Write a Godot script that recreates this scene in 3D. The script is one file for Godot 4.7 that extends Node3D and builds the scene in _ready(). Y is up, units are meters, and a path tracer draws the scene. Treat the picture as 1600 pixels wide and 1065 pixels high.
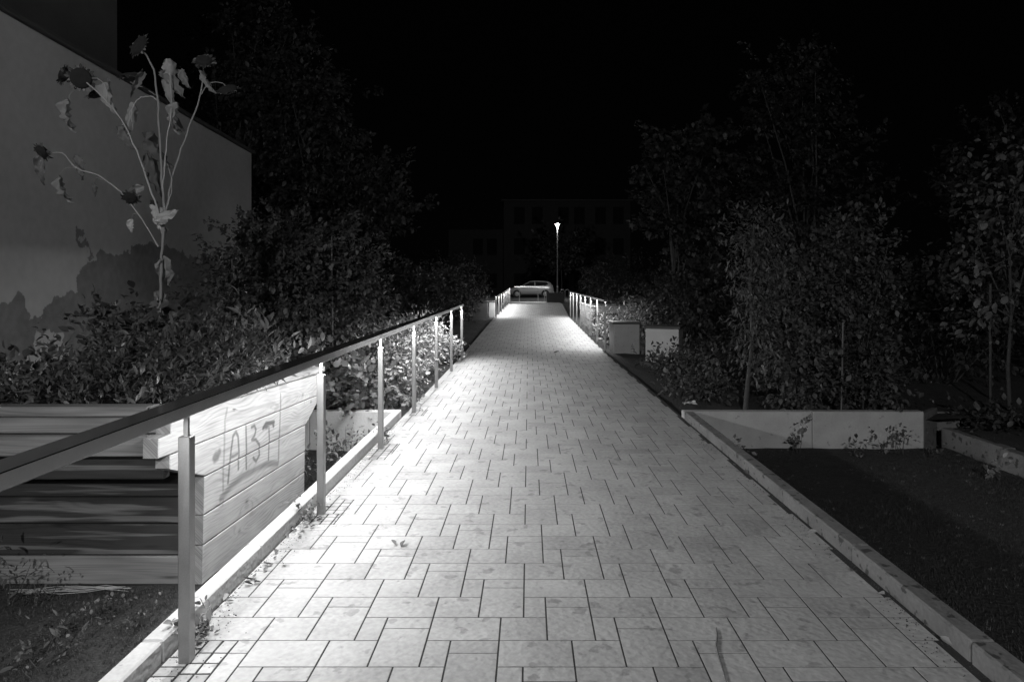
extends Node3D
# Night footpath between garden beds, lit by light strips under the handrails. Metres, y up, looking along -z.
const F := 1085.0      # measured focal length in pixels of the photograph
const CX := 826.0      # vanishing point of the path
const CY := 448.0
const H := 1.46        # eye height
var M := {}
var LEAF := {}
var used := {}

# ---------------------------------------------------------------- helpers
func P(x: float, y: float, z: float) -> Vector3:          # a measured point of the photograph at depth z
	return Vector3((x - CX) * z / F, H - (y - CY) * z / F, -z)

func gy(z: float) -> float:                               # height of the path along its length
	if z < 15.0: return 0.0
	if z < 29.0: return lerpf(0.0, 0.2, (z - 15.0) / 14.0)
	if z < 40.0: return lerpf(0.2, 0.48, (z - 29.0) / 11.0)
	return 0.48

func gx(z: float) -> float:                               # sideways drift of the path beyond the crossing
	return clampf((z - 29.0) / 11.0, 0.0, 1.0) * 0.25

func numbered(called: String, parent: Node) -> String:
	var key := str(parent.get_instance_id()) + called
	var k: int = used.get(key, 0)
	used[key] = k + 1
	return called if k == 0 else "%s_%03d" % [called, k]

func tag(o: Node, label: String, category: String, group := "", kind := "") -> Node:
	if label: o.set_meta("label", label)
	if category: o.set_meta("category", category)
	if group: o.set_meta("group", group)
	if kind: o.set_meta("kind", kind)
	return o

func thing(called: String, label: String, category: String, at := Vector3.ZERO, turn := 0.0, group := "") -> Node3D:
	var o := Node3D.new()
	o.name = numbered(called, self)
	add_child(o)
	o.position = at
	o.rotation.y = turn
	tag(o, label, category, group)
	return o

func struct(called: String, label := "") -> Node3D:
	var o := Node3D.new()
	o.name = numbered(called, self)
	add_child(o)
	o.set_meta("kind", "structure")
	if label: o.set_meta("label", label)
	return o

func obj(called: String, mesh: Mesh, mat: Material, parent: Node, at := Vector3.ZERO) -> MeshInstance3D:
	var o := MeshInstance3D.new()
	o.mesh = mesh
	if mat: o.material_override = mat
	o.name = numbered(called, parent)
	parent.add_child(o)
	o.position = at
	return o

func solo(called: String, mesh: Mesh, mat: Material, label: String, category: String, at := Vector3.ZERO, group := "") -> MeshInstance3D:
	var o := obj(called, mesh, mat, self, at)
	tag(o, label, category, group)
	return o

func copy(o: Node3D, called: String, at: Vector3, turn := 0.0, label := "") -> Node3D:
	var c: Node3D = o.duplicate()
	c.name = numbered(called, self)
	add_child(c)
	c.position = at
	c.rotation.y = turn
	if label: c.set_meta("label", label)
	return c

class MB:
	var v := PackedVector3Array()
	var n := PackedVector3Array()
	var uv := PackedVector2Array()
	var c := PackedColorArray()
	var ix := PackedInt32Array()
	var col := Color(1, 1, 1)
	var grain := 0
	var off := Vector2.ZERO

	func uvof(p: Vector3) -> Vector2:
		if grain == 0: return Vector2(p.x, p.y + p.z) + off
		if grain == 1: return Vector2(p.y, p.x + p.z) + off
		return Vector2(p.z, p.x + p.y) + off

	func face(pts: Array, out: Vector3, uvs := []) -> void:
		var nn: Vector3 = (pts[1] - pts[0]).cross(pts[2] - pts[0])
		if nn.length_squared() < 1e-16 and pts.size() > 3: nn = (pts[2] - pts[0]).cross(pts[3] - pts[0])
		nn = nn.normalized()
		var flip := nn.dot(out) < 0.0
		if flip: nn = -nn
		var b := v.size()
		for k in pts.size():
			v.append(pts[k]); n.append(nn); c.append(col)
			uv.append(uvs[k] if uvs.size() else uvof(pts[k]))
		for k in range(1, pts.size() - 1):
			if flip: ix.append_array([b, b + k, b + k + 1])
			else: ix.append_array([b, b + k + 1, b + k])

	func box(at: Vector3, size: Vector3, ch := 0.0, basis := Basis()) -> void:
		var h := size * 0.5
		ch = minf(ch, minf(h.x, minf(h.y, h.z)) * 0.6)
		var q := {}
		for sx in [-1, 1]:
			for sy in [-1, 1]:
				for sz in [-1, 1]:
					q[[0, sx, sy, sz]] = at + basis * Vector3(sx * h.x, sy * (h.y - ch), sz * (h.z - ch))
					q[[1, sx, sy, sz]] = at + basis * Vector3(sx * (h.x - ch), sy * h.y, sz * (h.z - ch))
					q[[2, sx, sy, sz]] = at + basis * Vector3(sx * (h.x - ch), sy * (h.y - ch), sz * h.z)
		for s in [-1, 1]:
			face([q[[0, s, -1, -1]], q[[0, s, 1, -1]], q[[0, s, 1, 1]], q[[0, s, -1, 1]]], basis * Vector3(s, 0, 0))
			face([q[[1, -1, s, -1]], q[[1, 1, s, -1]], q[[1, 1, s, 1]], q[[1, -1, s, 1]]], basis * Vector3(0, s, 0))
			face([q[[2, -1, -1, s]], q[[2, 1, -1, s]], q[[2, 1, 1, s]], q[[2, -1, 1, s]]], basis * Vector3(0, 0, s))
		if ch <= 0.0: return
		for s in [-1, 1]:
			for t in [-1, 1]:
				face([q[[0, s, t, -1]], q[[0, s, t, 1]], q[[1, s, t, 1]], q[[1, s, t, -1]]], basis * Vector3(s, t, 0))
				face([q[[0, s, -1, t]], q[[0, s, 1, t]], q[[2, s, 1, t]], q[[2, s, -1, t]]], basis * Vector3(s, 0, t))
				face([q[[1, -1, s, t]], q[[1, 1, s, t]], q[[2, 1, s, t]], q[[2, -1, s, t]]], basis * Vector3(0, s, t))
				for w in [-1, 1]:
					face([q[[0, s, t, w]], q[[1, s, t, w]], q[[2, s, t, w]]], basis * Vector3(s, t, w))

	func prism(poly: Array, a: Vector3, b: Vector3, ux: Vector3, uy: Vector3) -> void:   # a polygon swept from a to b
		var lo := []
		var hi := []
		var mid := Vector2.ZERO
		for p in poly:
			lo.append(a + ux * p.x + uy * p.y)
			hi.append(b + ux * p.x + uy * p.y)
			mid += p / float(poly.size())
		face(lo, a - b)
		face(hi, b - a)
		for k in poly.size():
			var m := (k + 1) % poly.size()
			var o2: Vector2 = (poly[k] + poly[m]) * 0.5 - mid
			face([lo[k], lo[m], hi[m], hi[k]], ux * o2.x + uy * o2.y)

	func tube(pts: Array, rad: Array, sides := 6) -> void:
		var base := v.size()
		var up := Vector3(0.31, 0.2, 0.93)
		for k in pts.size():
			var d: Vector3 = pts[mini(k + 1, pts.size() - 1)] - pts[maxi(k - 1, 0)]
			d = d.normalized()
			var s := d.cross(up).normalized()
			var t := s.cross(d).normalized()
			for j in sides:
				var a := TAU * j / sides
				var dir := s * cos(a) + t * sin(a)
				v.append(pts[k] + dir * rad[k]); n.append(dir); c.append(col)
				uv.append(Vector2(float(k) * 0.2, float(j) / sides))
		for k in pts.size() - 1:
			for j in sides:
				var m := (j + 1) % sides
				var a := base + k * sides
				ix.append_array([a + j, a + m, a + sides + m, a + j, a + sides + m, a + sides + j])
		for e in [0, pts.size() - 1]:
			var ring := []
			for j in sides: ring.append(v[base + e * sides + j])
			face(ring, (pts[e] - pts[1 if e == 0 else e - 1]))

	func lathe(prof: Array, at: Vector3, axis: Vector3, sides := 16) -> void:    # prof: Vector2(radius, along axis)
		axis = axis.normalized()
		var s := axis.cross(Vector3(0.3, 0.9, 0.27)).normalized()
		var t := axis.cross(s)
		for k in prof.size() - 1:
			var p: Vector2 = prof[k]
			var q: Vector2 = prof[k + 1]
			var base := v.size()
			var nd := Vector2(q.y - p.y, p.x - q.x).normalized()
			for j in sides + 1:
				var a := TAU * j / sides
				var r := s * cos(a) + t * sin(a)
				for w: Vector2 in [p, q]:
					v.append(at + r * w.x + axis * w.y); n.append((r * nd.x + axis * nd.y).normalized()); c.append(col)
					uv.append(Vector2(float(j) / sides, w.y))
			for j in sides:
				var b := base + j * 2
				ix.append_array([b, b + 1, b + 2, b + 1, b + 3, b + 2])

	func sheet(pts: Array, w: int) -> void:       # a smooth grid, w points a row
		var base := v.size()
		var hh := pts.size() / w
		for j in hh:
			for i in w:
				var du: Vector3 = pts[j * w + mini(i + 1, w - 1)] - pts[j * w + maxi(i - 1, 0)]
				var dv: Vector3 = pts[mini(j + 1, hh - 1) * w + i] - pts[maxi(j - 1, 0) * w + i]
				var nn := dv.cross(du).normalized()
				v.append(pts[j * w + i]); n.append(nn); c.append(col); uv.append(Vector2(float(i) / (w - 1), float(j) / (hh - 1)))
		for j in hh - 1:
			for i in w - 1:
				var a := base + j * w + i
				ix.append_array([a, a + 1, a + w, a + 1, a + w + 1, a + w])

	func add_to(m: ArrayMesh, colors := false) -> ArrayMesh:
		var a := []
		a.resize(Mesh.ARRAY_MAX)
		a[Mesh.ARRAY_VERTEX] = v
		a[Mesh.ARRAY_NORMAL] = n
		a[Mesh.ARRAY_TEX_UV] = uv
		if colors: a[Mesh.ARRAY_COLOR] = c
		a[Mesh.ARRAY_INDEX] = ix
		m.add_surface_from_arrays(Mesh.PRIMITIVE_TRIANGLES, a)
		return m

	func mesh(colors := false) -> ArrayMesh:
		return add_to(ArrayMesh.new(), colors)

func one_box(size: Vector3, ch := 0.004, grain := 0, off := Vector2.ZERO) -> ArrayMesh:
	var b := MB.new()
	b.grain = grain
	b.off = off
	b.box(Vector3.ZERO, size, ch)
	return b.mesh()

# ---------------------------------------------------------------- materials
func s8(lin: float) -> int:
	return clampi(int(round(Color(lin, lin, lin).linear_to_srgb().r * 255.0)), 0, 255)

func grey(lin: float) -> Color:
	var s := Color(lin, lin, lin).linear_to_srgb()
	return Color(s.r, s.r, s.r)

func noise(sd: int, freq: float, oct := 4, type := FastNoiseLite.TYPE_SIMPLEX_SMOOTH) -> FastNoiseLite:
	var f := FastNoiseLite.new()
	f.seed = sd
	f.frequency = freq
	f.noise_type = type
	f.fractal_octaves = oct
	return f

func bytes(sd: int, freq: float, w: int, h: int, oct := 4) -> PackedByteArray:
	var im := noise(sd, freq, oct).get_seamless_image(w, h)
	im.convert(Image.FORMAT_L8)
	return im.get_data()

func tex_from(l8: PackedByteArray, w: int, h: int) -> ImageTexture:
	var im := Image.create_from_data(w, h, false, Image.FORMAT_L8, l8)
	im.convert(Image.FORMAT_RGB8)
	return ImageTexture.create_from_image(im)

func grain_tex(sd: int, w: int, mean: float, coarse: float, fine: float, spots := 0.0, spot_at := 0.3) -> ImageTexture:
	var a := bytes(sd, 4.0 / w, w, w, 4)
	var b := bytes(sd + 1, 60.0 / w, w, w, 3)
	var s := bytes(sd + 2, 14.0 / w, w, w, 5)
	var out := PackedByteArray()
	out.resize(w * w)
	for k in w * w:
		var x := mean * (1.0 + coarse * (a[k] / 127.5 - 1.0) + fine * (b[k] / 127.5 - 1.0))
		if spots > 0.0 and s[k] / 255.0 < spot_at:
			x *= 1.0 - spots * minf(1.0, (spot_at - s[k] / 255.0) * 14.0)
		out[k] = s8(maxf(x, 0.004))
	return tex_from(out, w, w)

func bump_tex(sd: int, w: int, freq: float, strength: float, oct := 4) -> ImageTexture:
	var im := noise(sd, freq, oct).get_seamless_image(w, w)
	im.convert(Image.FORMAT_RGBA8)
	im.bump_map_to_normal_map(strength)
	return ImageTexture.create_from_image(im)

func plain(lin: float, rough := 0.8, metal := 0.0) -> StandardMaterial3D:
	var m := StandardMaterial3D.new()
	m.albedo_color = grey(lin)
	m.roughness = rough
	m.metallic = metal
	return m

func stone(tex: Texture2D, scale: float, rough := 0.85, bump: Texture2D = null, depth := 0.5) -> StandardMaterial3D:
	var m := StandardMaterial3D.new()
	m.albedo_texture = tex
	m.roughness = rough
	m.uv1_triplanar = true
	m.uv1_world_triplanar = true
	m.uv1_scale = Vector3.ONE * scale
	if bump:
		m.normal_enabled = true
		m.normal_texture = bump
		m.normal_scale = depth
	return m

func wood_image(sd: int, w: int, h: int, mean: float, ring: float, weather: float) -> PackedByteArray:
	var warp := noise(sd, 0.008, 2)
	var slow := noise(sd + 5, 0.004, 2)
	var fib := noise(sd + 9, 0.05, 4)
	var rng := RandomNumberGenerator.new()
	rng.seed = sd
	var knots := []
	for k in 9: knots.append(Vector2(rng.randf() * w, rng.randf() * h))
	var out := PackedByteArray()
	out.resize(w * h)
	for y in h:
		var near := []
		for k: Vector2 in knots:
			if absf(y - k.y) < 60.0: near.append(k)
		for x in w:
			var yy := float(y) + 26.0 * warp.get_noise_2d(x * 0.35, y * 1.2)
			var kn := 0.0
			for k: Vector2 in near:
				var dx := (x - k.x) * 0.45
				var dy := y - k.y
				var d := dx * dx + dy * dy
				if d < 3600.0:
					var g := exp(-d / 420.0)
					yy += 22.0 * g * signf(dy)
					kn += exp(-d / 26.0)
			var r := sin(yy * 0.55 + 4.0 * slow.get_noise_2d(x * 0.3, y)) * (0.55 + 0.9 * slow.get_noise_2d(x * 0.8 + 900.0, y * 1.3))
			var f := fib.get_noise_2d(x * 0.12, y * 3.5)
			var wz := slow.get_noise_2d(x * 1.5 + 300.0, y * 4.0)
			var val := mean * (1.0 - ring * smoothstep(-0.2, 1.0, r) + 0.26 * f + weather * wz - 0.55 * minf(kn, 1.0))
			out[y * w + x] = s8(clampf(val, 0.01, 0.9))
	return out

func setup_materials() -> void:
	var micro := bump_tex(71, 512, 0.09, 2.0, 4)
	M.paver = stone(grain_tex(3, 1024, 0.36, 0.17, 0.16, 0.3, 0.27), 1.0 / 2.3, 0.8, micro, 0.35)
	M.paver.vertex_color_use_as_albedo = true
	M.bed = stone(grain_tex(11, 512, 0.02, 0.4, 0.4), 1.3, 0.95)
	M.soil = stone(grain_tex(13, 512, 0.024, 0.4, 0.5), 0.9, 1.0, bump_tex(14, 512, 0.05, 8.0, 5), 1.0)
	M.kerb = stone(grain_tex(17, 1024, 0.42, 0.14, 0.09, 0.35, 0.16), 1.0 / 1.9, 0.9, micro, 0.4)
	M.kerb_damp = stone(grain_tex(19, 1024, 0.15, 0.22, 0.16, 0.7, 0.3), 1.0 / 1.9, 0.9, micro, 0.4)
	M.concrete = stone(grain_tex(23, 1024, 0.36, 0.12, 0.06, 0.3, 0.2), 1.0 / 1.6, 0.9, micro, 0.3)
	M.strip_lit_concrete = stone(grain_tex(25, 512, 0.6, 0.08, 0.06, 0.2, 0.18), 1.0 / 1.6, 0.9, micro, 0.3)  # concrete colour raised in place of strip light on the bay wall
	M.mud = stone(grain_tex(27, 512, 0.08, 0.3, 0.3), 1.0, 0.95)
	M.render = stone(grain_tex(29, 512, 0.42, 0.06, 0.05), 1.0 / 1.3, 0.9, micro, 0.3)
	M.render_grey = stone(grain_tex(30, 512, 0.28, 0.08, 0.06, 0.3, 0.2), 1.0 / 1.3, 0.9, micro, 0.3)
	M.dark_cap = stone(grain_tex(31, 512, 0.05, 0.25, 0.2), 1.0, 0.7)
	M.steel = stone(grain_tex(37, 512, 0.27, 0.08, 0.08), 2.0, 0.42)
	M.steel.metallic = 0.85
	M.rail = stone(grain_tex(38, 512, 0.58, 0.06, 0.06), 2.0, 0.15)
	M.rail.metallic = 0.95
	var wt := tex_from(wood_image(41, 768, 384, 0.26, 0.34, 0.35), 768, 384)
	M.wood = []
	for t in [1.0, 0.82, 0.66, 0.9]:
		var m := StandardMaterial3D.new()
		m.albedo_texture = wt
		m.albedo_color = grey(t)
		m.roughness = 0.85
		m.uv1_scale = Vector3(0.28, 1.7, 1)
		M.wood.append(m)
	# boards with dark mildew that follows the grain and leaves pale bare patches
	var wb := wood_image(45, 768, 384, 0.26, 0.3, 0.3)
	var mn := noise(46, 0.006, 5)
	for y in 384:
		for x in 768:
			var k := y * 768 + x
			var mask := smoothstep(-0.10, 0.16, mn.get_noise_2d(x * 0.45, y * 3.4) - 0.2)
			var lin := Color(wb[k] / 255.0, 0, 0).srgb_to_linear().r
			wb[k] = s8(lin * lerpf(0.1, 0.45, mask))
	M.mildew = StandardMaterial3D.new()
	M.mildew.albedo_texture = tex_from(wb, 768, 384)
	M.mildew.roughness = 0.85
	M.mildew.uv1_scale = Vector3(0.28, 1.7, 1)
	M.led = plain(0.9, 0.4)
	M.led.emission_enabled = true
	M.led.emission = Color(1, 1, 1)
	M.led.emission_energy_multiplier = 2.5
	M.bark = stone(grain_tex(43, 512, 0.05, 0.3, 0.4), 2.0, 0.95, bump_tex(44, 512, 0.05, 8.0, 4), 1.0)
	M.stem = plain(0.2, 0.7)
	M.pale_stem = plain(0.32, 0.7)
	M.cane = plain(0.10, 0.8)
	M.facade = stone(grain_tex(47, 512, 0.035, 0.1, 0.06), 0.3, 0.9)
	M.facade_dark = stone(grain_tex(48, 512, 0.09, 0.12, 0.06), 0.4, 0.9, micro, 0.3)
	M.pane = plain(0.02, 0.08)
	M.dull_pane = plain(0.004, 0.9)
	M.dull_frame = plain(0.012, 0.95)
	M.frame = plain(0.45, 0.6)
	M.roof = plain(0.06, 0.9)
	M.paint = plain(0.36, 0.28, 0.15)
	M.paint.clearcoat_enabled = true
	M.paint.clearcoat = 0.8
	M.tyre = plain(0.03, 0.9)
	M.alloy = plain(0.5, 0.3, 0.8)
	M.trim = plain(0.03, 0.5)
	M.glass_lamp = plain(0.75, 0.1)
	M.tail = plain(0.25, 0.15)
	M.pole = plain(0.6, 0.4, 0.2)
	M.asphalt = stone(grain_tex(51, 512, 0.07, 0.2, 0.3), 0.7, 0.9)
	M.paper = plain(0.7, 0.9)
	M.leaf = leafy(0.6)
	M.gloss_leaf = leafy(0.38)
	M.dry = leafy(0.8)
	M.seed_head = plain(0.014, 0.95)

func leafy(rough: float) -> StandardMaterial3D:
	var m := StandardMaterial3D.new()
	m.vertex_color_use_as_albedo = true
	m.roughness = rough
	m.cull_mode = BaseMaterial3D.CULL_DISABLED
	m.backlight_enabled = true
	m.backlight = grey(0.03)
	return m

# ---------------------------------------------------------------- leaves and plants
func leaf_shape(widths: Array, fold: float, droop: float, lobes := 0.0) -> ArrayMesh:   # one leaf along +z, one metre long
	var b := MB.new()
	var pts := []
	var k := widths.size()
	for j in k:
		var t := float(j) / (k - 1)
		var w: float = widths[j]
		var y := -droop * t * t
		var back := lobes * (0.16 if j % 2 == 1 else -0.05)
		pts.append_array([Vector3(-w, y + fold * w, t + back), Vector3(0, y, t), Vector3(w, y + fold * w, t + back)])
	b.sheet(pts, 3)
	return b.mesh(true)

func setup_leaves() -> void:
	LEAF.oval = leaf_shape([0.02, 0.24, 0.31, 0.22, 0.01], 0.25, 0.15)
	LEAF.lance = leaf_shape([0.02, 0.13, 0.16, 0.10, 0.01], 0.3, 0.25)
	LEAF.lobed = leaf_shape([0.05, 0.42, 0.26, 0.40, 0.16, 0.2, 0.01], 0.15, 0.2, 0.8)
	LEAF.heart = leaf_shape([0.16, 0.42, 0.44, 0.3, 0.14, 0.01], 0.22, 0.35)
	for q in 4:      # crumpled, half-dried leaves with curled rims
		var nz := noise(900 + q, 2.2, 3)
		var pts := []
		for j in 11:
			var t := j / 10.0
			var w := 0.40 * pow(sin(PI * pow(clampf(t * 0.97 + 0.03, 0, 1), 0.62)), 0.8) * (1.0 + 0.35 * nz.get_noise_1d(t * 3.0 + 5.0))
			for i in 7:
				var u := (i - 3) / 3.0
				var y := -0.3 * t * t + 0.28 * absf(u) * w * 2.0 * (1.0 if q % 2 == 0 else -0.7) + 0.22 * nz.get_noise_2d(u * 1.3, t * 2.0 + q * 7.0)
				pts.append(Vector3(u * w * (1.0 - 0.25 * absf(u) * (q * 0.4)) + 0.12 * nz.get_noise_1d(t * 2.0 + 40.0), y, t + 0.07 * nz.get_noise_2d(u * 3.0, t * 3.0 + 20.0)))
		var wb := MB.new()
		wb.sheet(pts, 7)
		LEAF["withered%d" % q] = wb.mesh()
	var g := MB.new()
	var rng := RandomNumberGenerator.new()
	rng.seed = 5
	for k in 7:
		var a := rng.randf() * TAU
		var o := Vector3(rng.randf_range(-0.5, 0.5), 0, rng.randf_range(-0.5, 0.5))
		var d := Vector3(cos(a), 0, sin(a))
		var s := Vector3(-d.z, 0, d.x) * 0.05
		var h := rng.randf_range(0.6, 1.1)
		var lean := rng.randf_range(0.15, 0.6)
		var m := o + d * lean * 0.35 + Vector3(0, h * 0.6, 0)
		var e := o + d * lean + Vector3(0, h, 0)
		g.face([o - s, o + s, m + s * 0.8, m - s * 0.8], Vector3(d.x, 0.4, d.z))
		g.face([m - s * 0.8, m + s * 0.8, e], Vector3(d.x, 0.4, d.z))
	LEAF.tuft = g.mesh(true)

func scatter(called: String, parent: Node, mesh: Mesh, mat: Material, xf: Array, cols: PackedFloat32Array) -> MultiMeshInstance3D:
	var mm := MultiMesh.new()
	mm.transform_format = MultiMesh.TRANSFORM_3D
	mm.use_colors = true
	mm.mesh = mesh
	mm.instance_count = xf.size()
	var buf := PackedFloat32Array()
	buf.resize(xf.size() * 16)
	for k in xf.size():
		var t: Transform3D = xf[k]
		var b := k * 16
		var x := t.basis.x; var y := t.basis.y; var z := t.basis.z; var o := t.origin
		buf[b] = x.x; buf[b + 1] = y.x; buf[b + 2] = z.x; buf[b + 3] = o.x
		buf[b + 4] = x.y; buf[b + 5] = y.y; buf[b + 6] = z.y; buf[b + 7] = o.y
		buf[b + 8] = x.z; buf[b + 9] = y.z; buf[b + 10] = z.z; buf[b + 11] = o.z
		var c := cols[k]
		buf[b + 12] = c; buf[b + 13] = c; buf[b + 14] = c; buf[b + 15] = 1.0
	mm.buffer = buf
	var o := MultiMeshInstance3D.new()
	o.multimesh = mm
	o.material_override = mat
	o.name = numbered(called, parent)
	parent.add_child(o)
	o.set_meta("kind", "stuff")
	return o

func aim(z: Vector3, up: Vector3, s: float) -> Basis:
	z = z.normalized()
	var x := up.cross(z)
	if x.length_squared() < 1e-6: x = Vector3(1, 0, 0).cross(z)
	x = x.normalized()
	return Basis(x * s, z.cross(x) * s, z * s)

func rdir(r: RandomNumberGenerator) -> Vector3:
	var d := Vector3(r.randfn(), r.randfn(), r.randfn())
	return d.normalized() if d.length_squared() > 1e-6 else Vector3.UP

# blobs: [[centre, radii], ...] relative to the plant's base. Leaves sit on twigs that fill the blobs unevenly.
func plant(called: String, label: String, category: String, group: String, base: Vector3, blobs: Array, count: int, size: float, leaf: String, lo: float, hi: float, sd: int, opt := {}) -> Node3D:
	var t := thing(called, label, category, base, 0.0, group)
	var r := RandomNumberGenerator.new()
	r.seed = sd
	var wts := []
	var tot := 0.0
	for b in blobs:
		var q: Vector3 = b[1]
		tot += pow(q.x * q.y * q.z, 0.75)
		wts.append(tot)
	var nclump := maxi(6, count / int(opt.get("per", 26)))
	var clumps := []
	for k in nclump:
		var pick := r.randf() * tot
		var bi := 0
		while wts[bi] < pick: bi += 1
		var d := rdir(r)
		var rr := pow(r.randf(), 0.42) * (0.86 + 0.3 * r.randf())
		var ra: Vector3 = blobs[bi][1]
		var cc: Vector3 = blobs[bi][0]
		var p := cc + d * rr * ra
		if p.y < 0.03: p.y = 0.03 + r.randf() * 0.08
		clumps.append([p, (d * Vector3(1, 0.7, 1) + rdir(r) * 0.5 + Vector3(0, float(opt.get("rise", 0.25)), 0)).normalized(), r.randf()])
	var xf := []
	var cols := PackedFloat32Array()
	var tl: float = opt.get("twig", 5.0) * size
	for k in count:
		var cl: Array = clumps[k % nclump]
		var along := r.randf() * tl
		var d2: Vector3 = cl[1]
		var p: Vector3 = cl[0] + d2 * (along - tl * 0.4) + rdir(r) * size * 0.75
		if p.y < 0.01: p.y = 0.01
		var zdir := (d2 * 0.8 + rdir(r) * 0.9 + Vector3(0, float(opt.get("hang", -0.25)), 0)).normalized()
		var up := (Vector3(0, 1, 0) + rdir(r) * 0.7).normalized()
		var s := size * (0.45 + 0.95 * pow(r.randf(), 1.4))
		xf.append(Transform3D(aim(zdir, up, s), p))
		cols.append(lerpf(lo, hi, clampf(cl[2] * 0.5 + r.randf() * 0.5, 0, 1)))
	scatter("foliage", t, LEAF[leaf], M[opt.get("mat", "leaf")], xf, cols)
	var stems: int = opt.get("stems", 7)
	if opt.has("trunk"):
		var tr: Array = opt.trunk            # [points], base radius
		var tb := MB.new()
		var rad := []
		var np: int = tr[0].size()
		for k in np: rad.append(tr[1] * lerpf(1.0, 0.35, float(k) / (np - 1)))
		tb.tube(tr[0], rad, 8)
		obj("trunk", tb.mesh(), M.bark, t)
		var top: Array = tr[0]
		for k in stems:
			var cl2: Array = clumps[(k * 7) % nclump]
			var from: Vector3 = top[clampi(int(np * r.randf_range(0.45, 1.0)), 1, np - 1)]
			var to: Vector3 = cl2[0]
			var lb := MB.new()
			lb.tube([from, from.lerp(to, 0.5) + rdir(r) * 0.05 * from.distance_to(to), to], [tr[1] * 0.4, tr[1] * 0.28, tr[1] * 0.1], 5)
			obj("branch", lb.mesh(), M.bark, t)
	else:
		for k in stems:
			var cl3: Array = clumps[(k * 5) % nclump]
			var to2: Vector3 = cl3[0]
			var b0 := Vector3(to2.x * 0.2 + r.randfn() * 0.03, 0.0, to2.z * 0.2 + r.randfn() * 0.03)
			var sb := MB.new()
			var sr: float = opt.get("stem_r", 0.008)
			sb.tube([b0, b0.lerp(to2, 0.5) + rdir(r) * 0.04 * to2.length(), to2], [sr, sr * 0.7, sr * 0.3], 5)
			obj("stem", sb.mesh(), M.bark, t)
	return t

# ---------------------------------------------------------------- the scene
func _ready() -> void:
	var cam := Camera3D.new()
	cam.name = "camera"
	cam.projection = Camera3D.PROJECTION_FRUSTUM
	cam.near = 0.05
	cam.far = 900.0
	cam.size = 0.05 * 1065.0 / F
	cam.frustum_offset = Vector2((800.0 - CX) / F, -(532.5 - CY) / F) * 0.05
	cam.position = Vector3(0, H, 0)
	add_child(cam)
	cam.current = true
	var env := Environment.new()
	env.background_mode = Environment.BG_SKY
	var sky := Sky.new()
	var sm := ProceduralSkyMaterial.new()
	sm.sky_top_color = grey(0.0004)
	sm.sky_horizon_color = grey(0.0008)
	sm.ground_bottom_color = grey(0.0004)
	sm.ground_horizon_color = grey(0.0008)
	sm.sun_angle_max = 1.0
	sky.sky_material = sm
	env.sky = sky
	env.tonemap_mode = Environment.TONE_MAPPER_LINEAR
	env.tonemap_exposure = 1.0
	env.sdfgi_enabled = true
	env.ssao_enabled = true
	env.ssil_enabled = true
	var we := WorldEnvironment.new()
	we.name = "environment"
	we.environment = env
	add_child(we)
	var night_fill := DirectionalLight3D.new()  # added faint fill light; the scene has no moon
	night_fill.name = "night_fill"
	night_fill.light_energy = 0.002
	night_fill.light_angular_distance = 10.0
	night_fill.shadow_enabled = true
	night_fill.rotation_degrees = Vector3(-38, -22, 0)
	add_child(night_fill)

	setup_materials()
	setup_leaves()
	build_ground()
	build_path()
	build_kerbs_and_walls()
	build_house()
	build_far_building()
	timber_planter("timber_planter", "stepped timber planter with grey spray-painted letters beside the railing", -1.0, 1.80, 3.83, 5.56, 0.411, 1.9, true)
	timber_planter("timber_planter", "pale timber planter without lettering behind the distant railing", 1.0, 2.02, 22.2, 27.0, 0.42, 0.0, false)
	build_railings()
	build_blocks()
	build_lamp_and_car()
	build_sunflower()
	build_left_garden()
	build_right_garden()
	build_trees()
	build_litter()

# ---------------------------------------------------------------- setting
func slab(called: String, x0: float, x1: float, z0: float, z1: float, y: float, mat: Material, thick := 0.3) -> void:
	var b := MB.new()
	b.box(Vector3((x0 + x1) / 2, y - thick / 2, -(z0 + z1) / 2), Vector3(x1 - x0, thick, z1 - z0))
	var o := obj(called, b.mesh(), mat, self)
	o.set_meta("kind", "structure")

func bumpy(called: String, x0: float, x1: float, z0: float, z1: float, y: float, mat: Material, amp: float, sd: int, step := 0.12) -> void:
	var nz := noise(sd, 0.9, 4)
	var w := int((x1 - x0) / step) + 2
	var h := int((z1 - z0) / step) + 2
	var pts := []
	for j in h:
		for i in w:
			var x := lerpf(x0, x1, float(i) / (w - 1))
			var z := lerpf(z0, z1, float(j) / (h - 1))
			pts.append(Vector3(x, y + amp * nz.get_noise_2d(x, z) + (gy(z) if z > 15.0 else 0.0), -z))
	var b := MB.new()
	b.sheet(pts, w)
	var o := obj(called, b.mesh(), mat, self)
	o.set_meta("kind", "structure")

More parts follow.
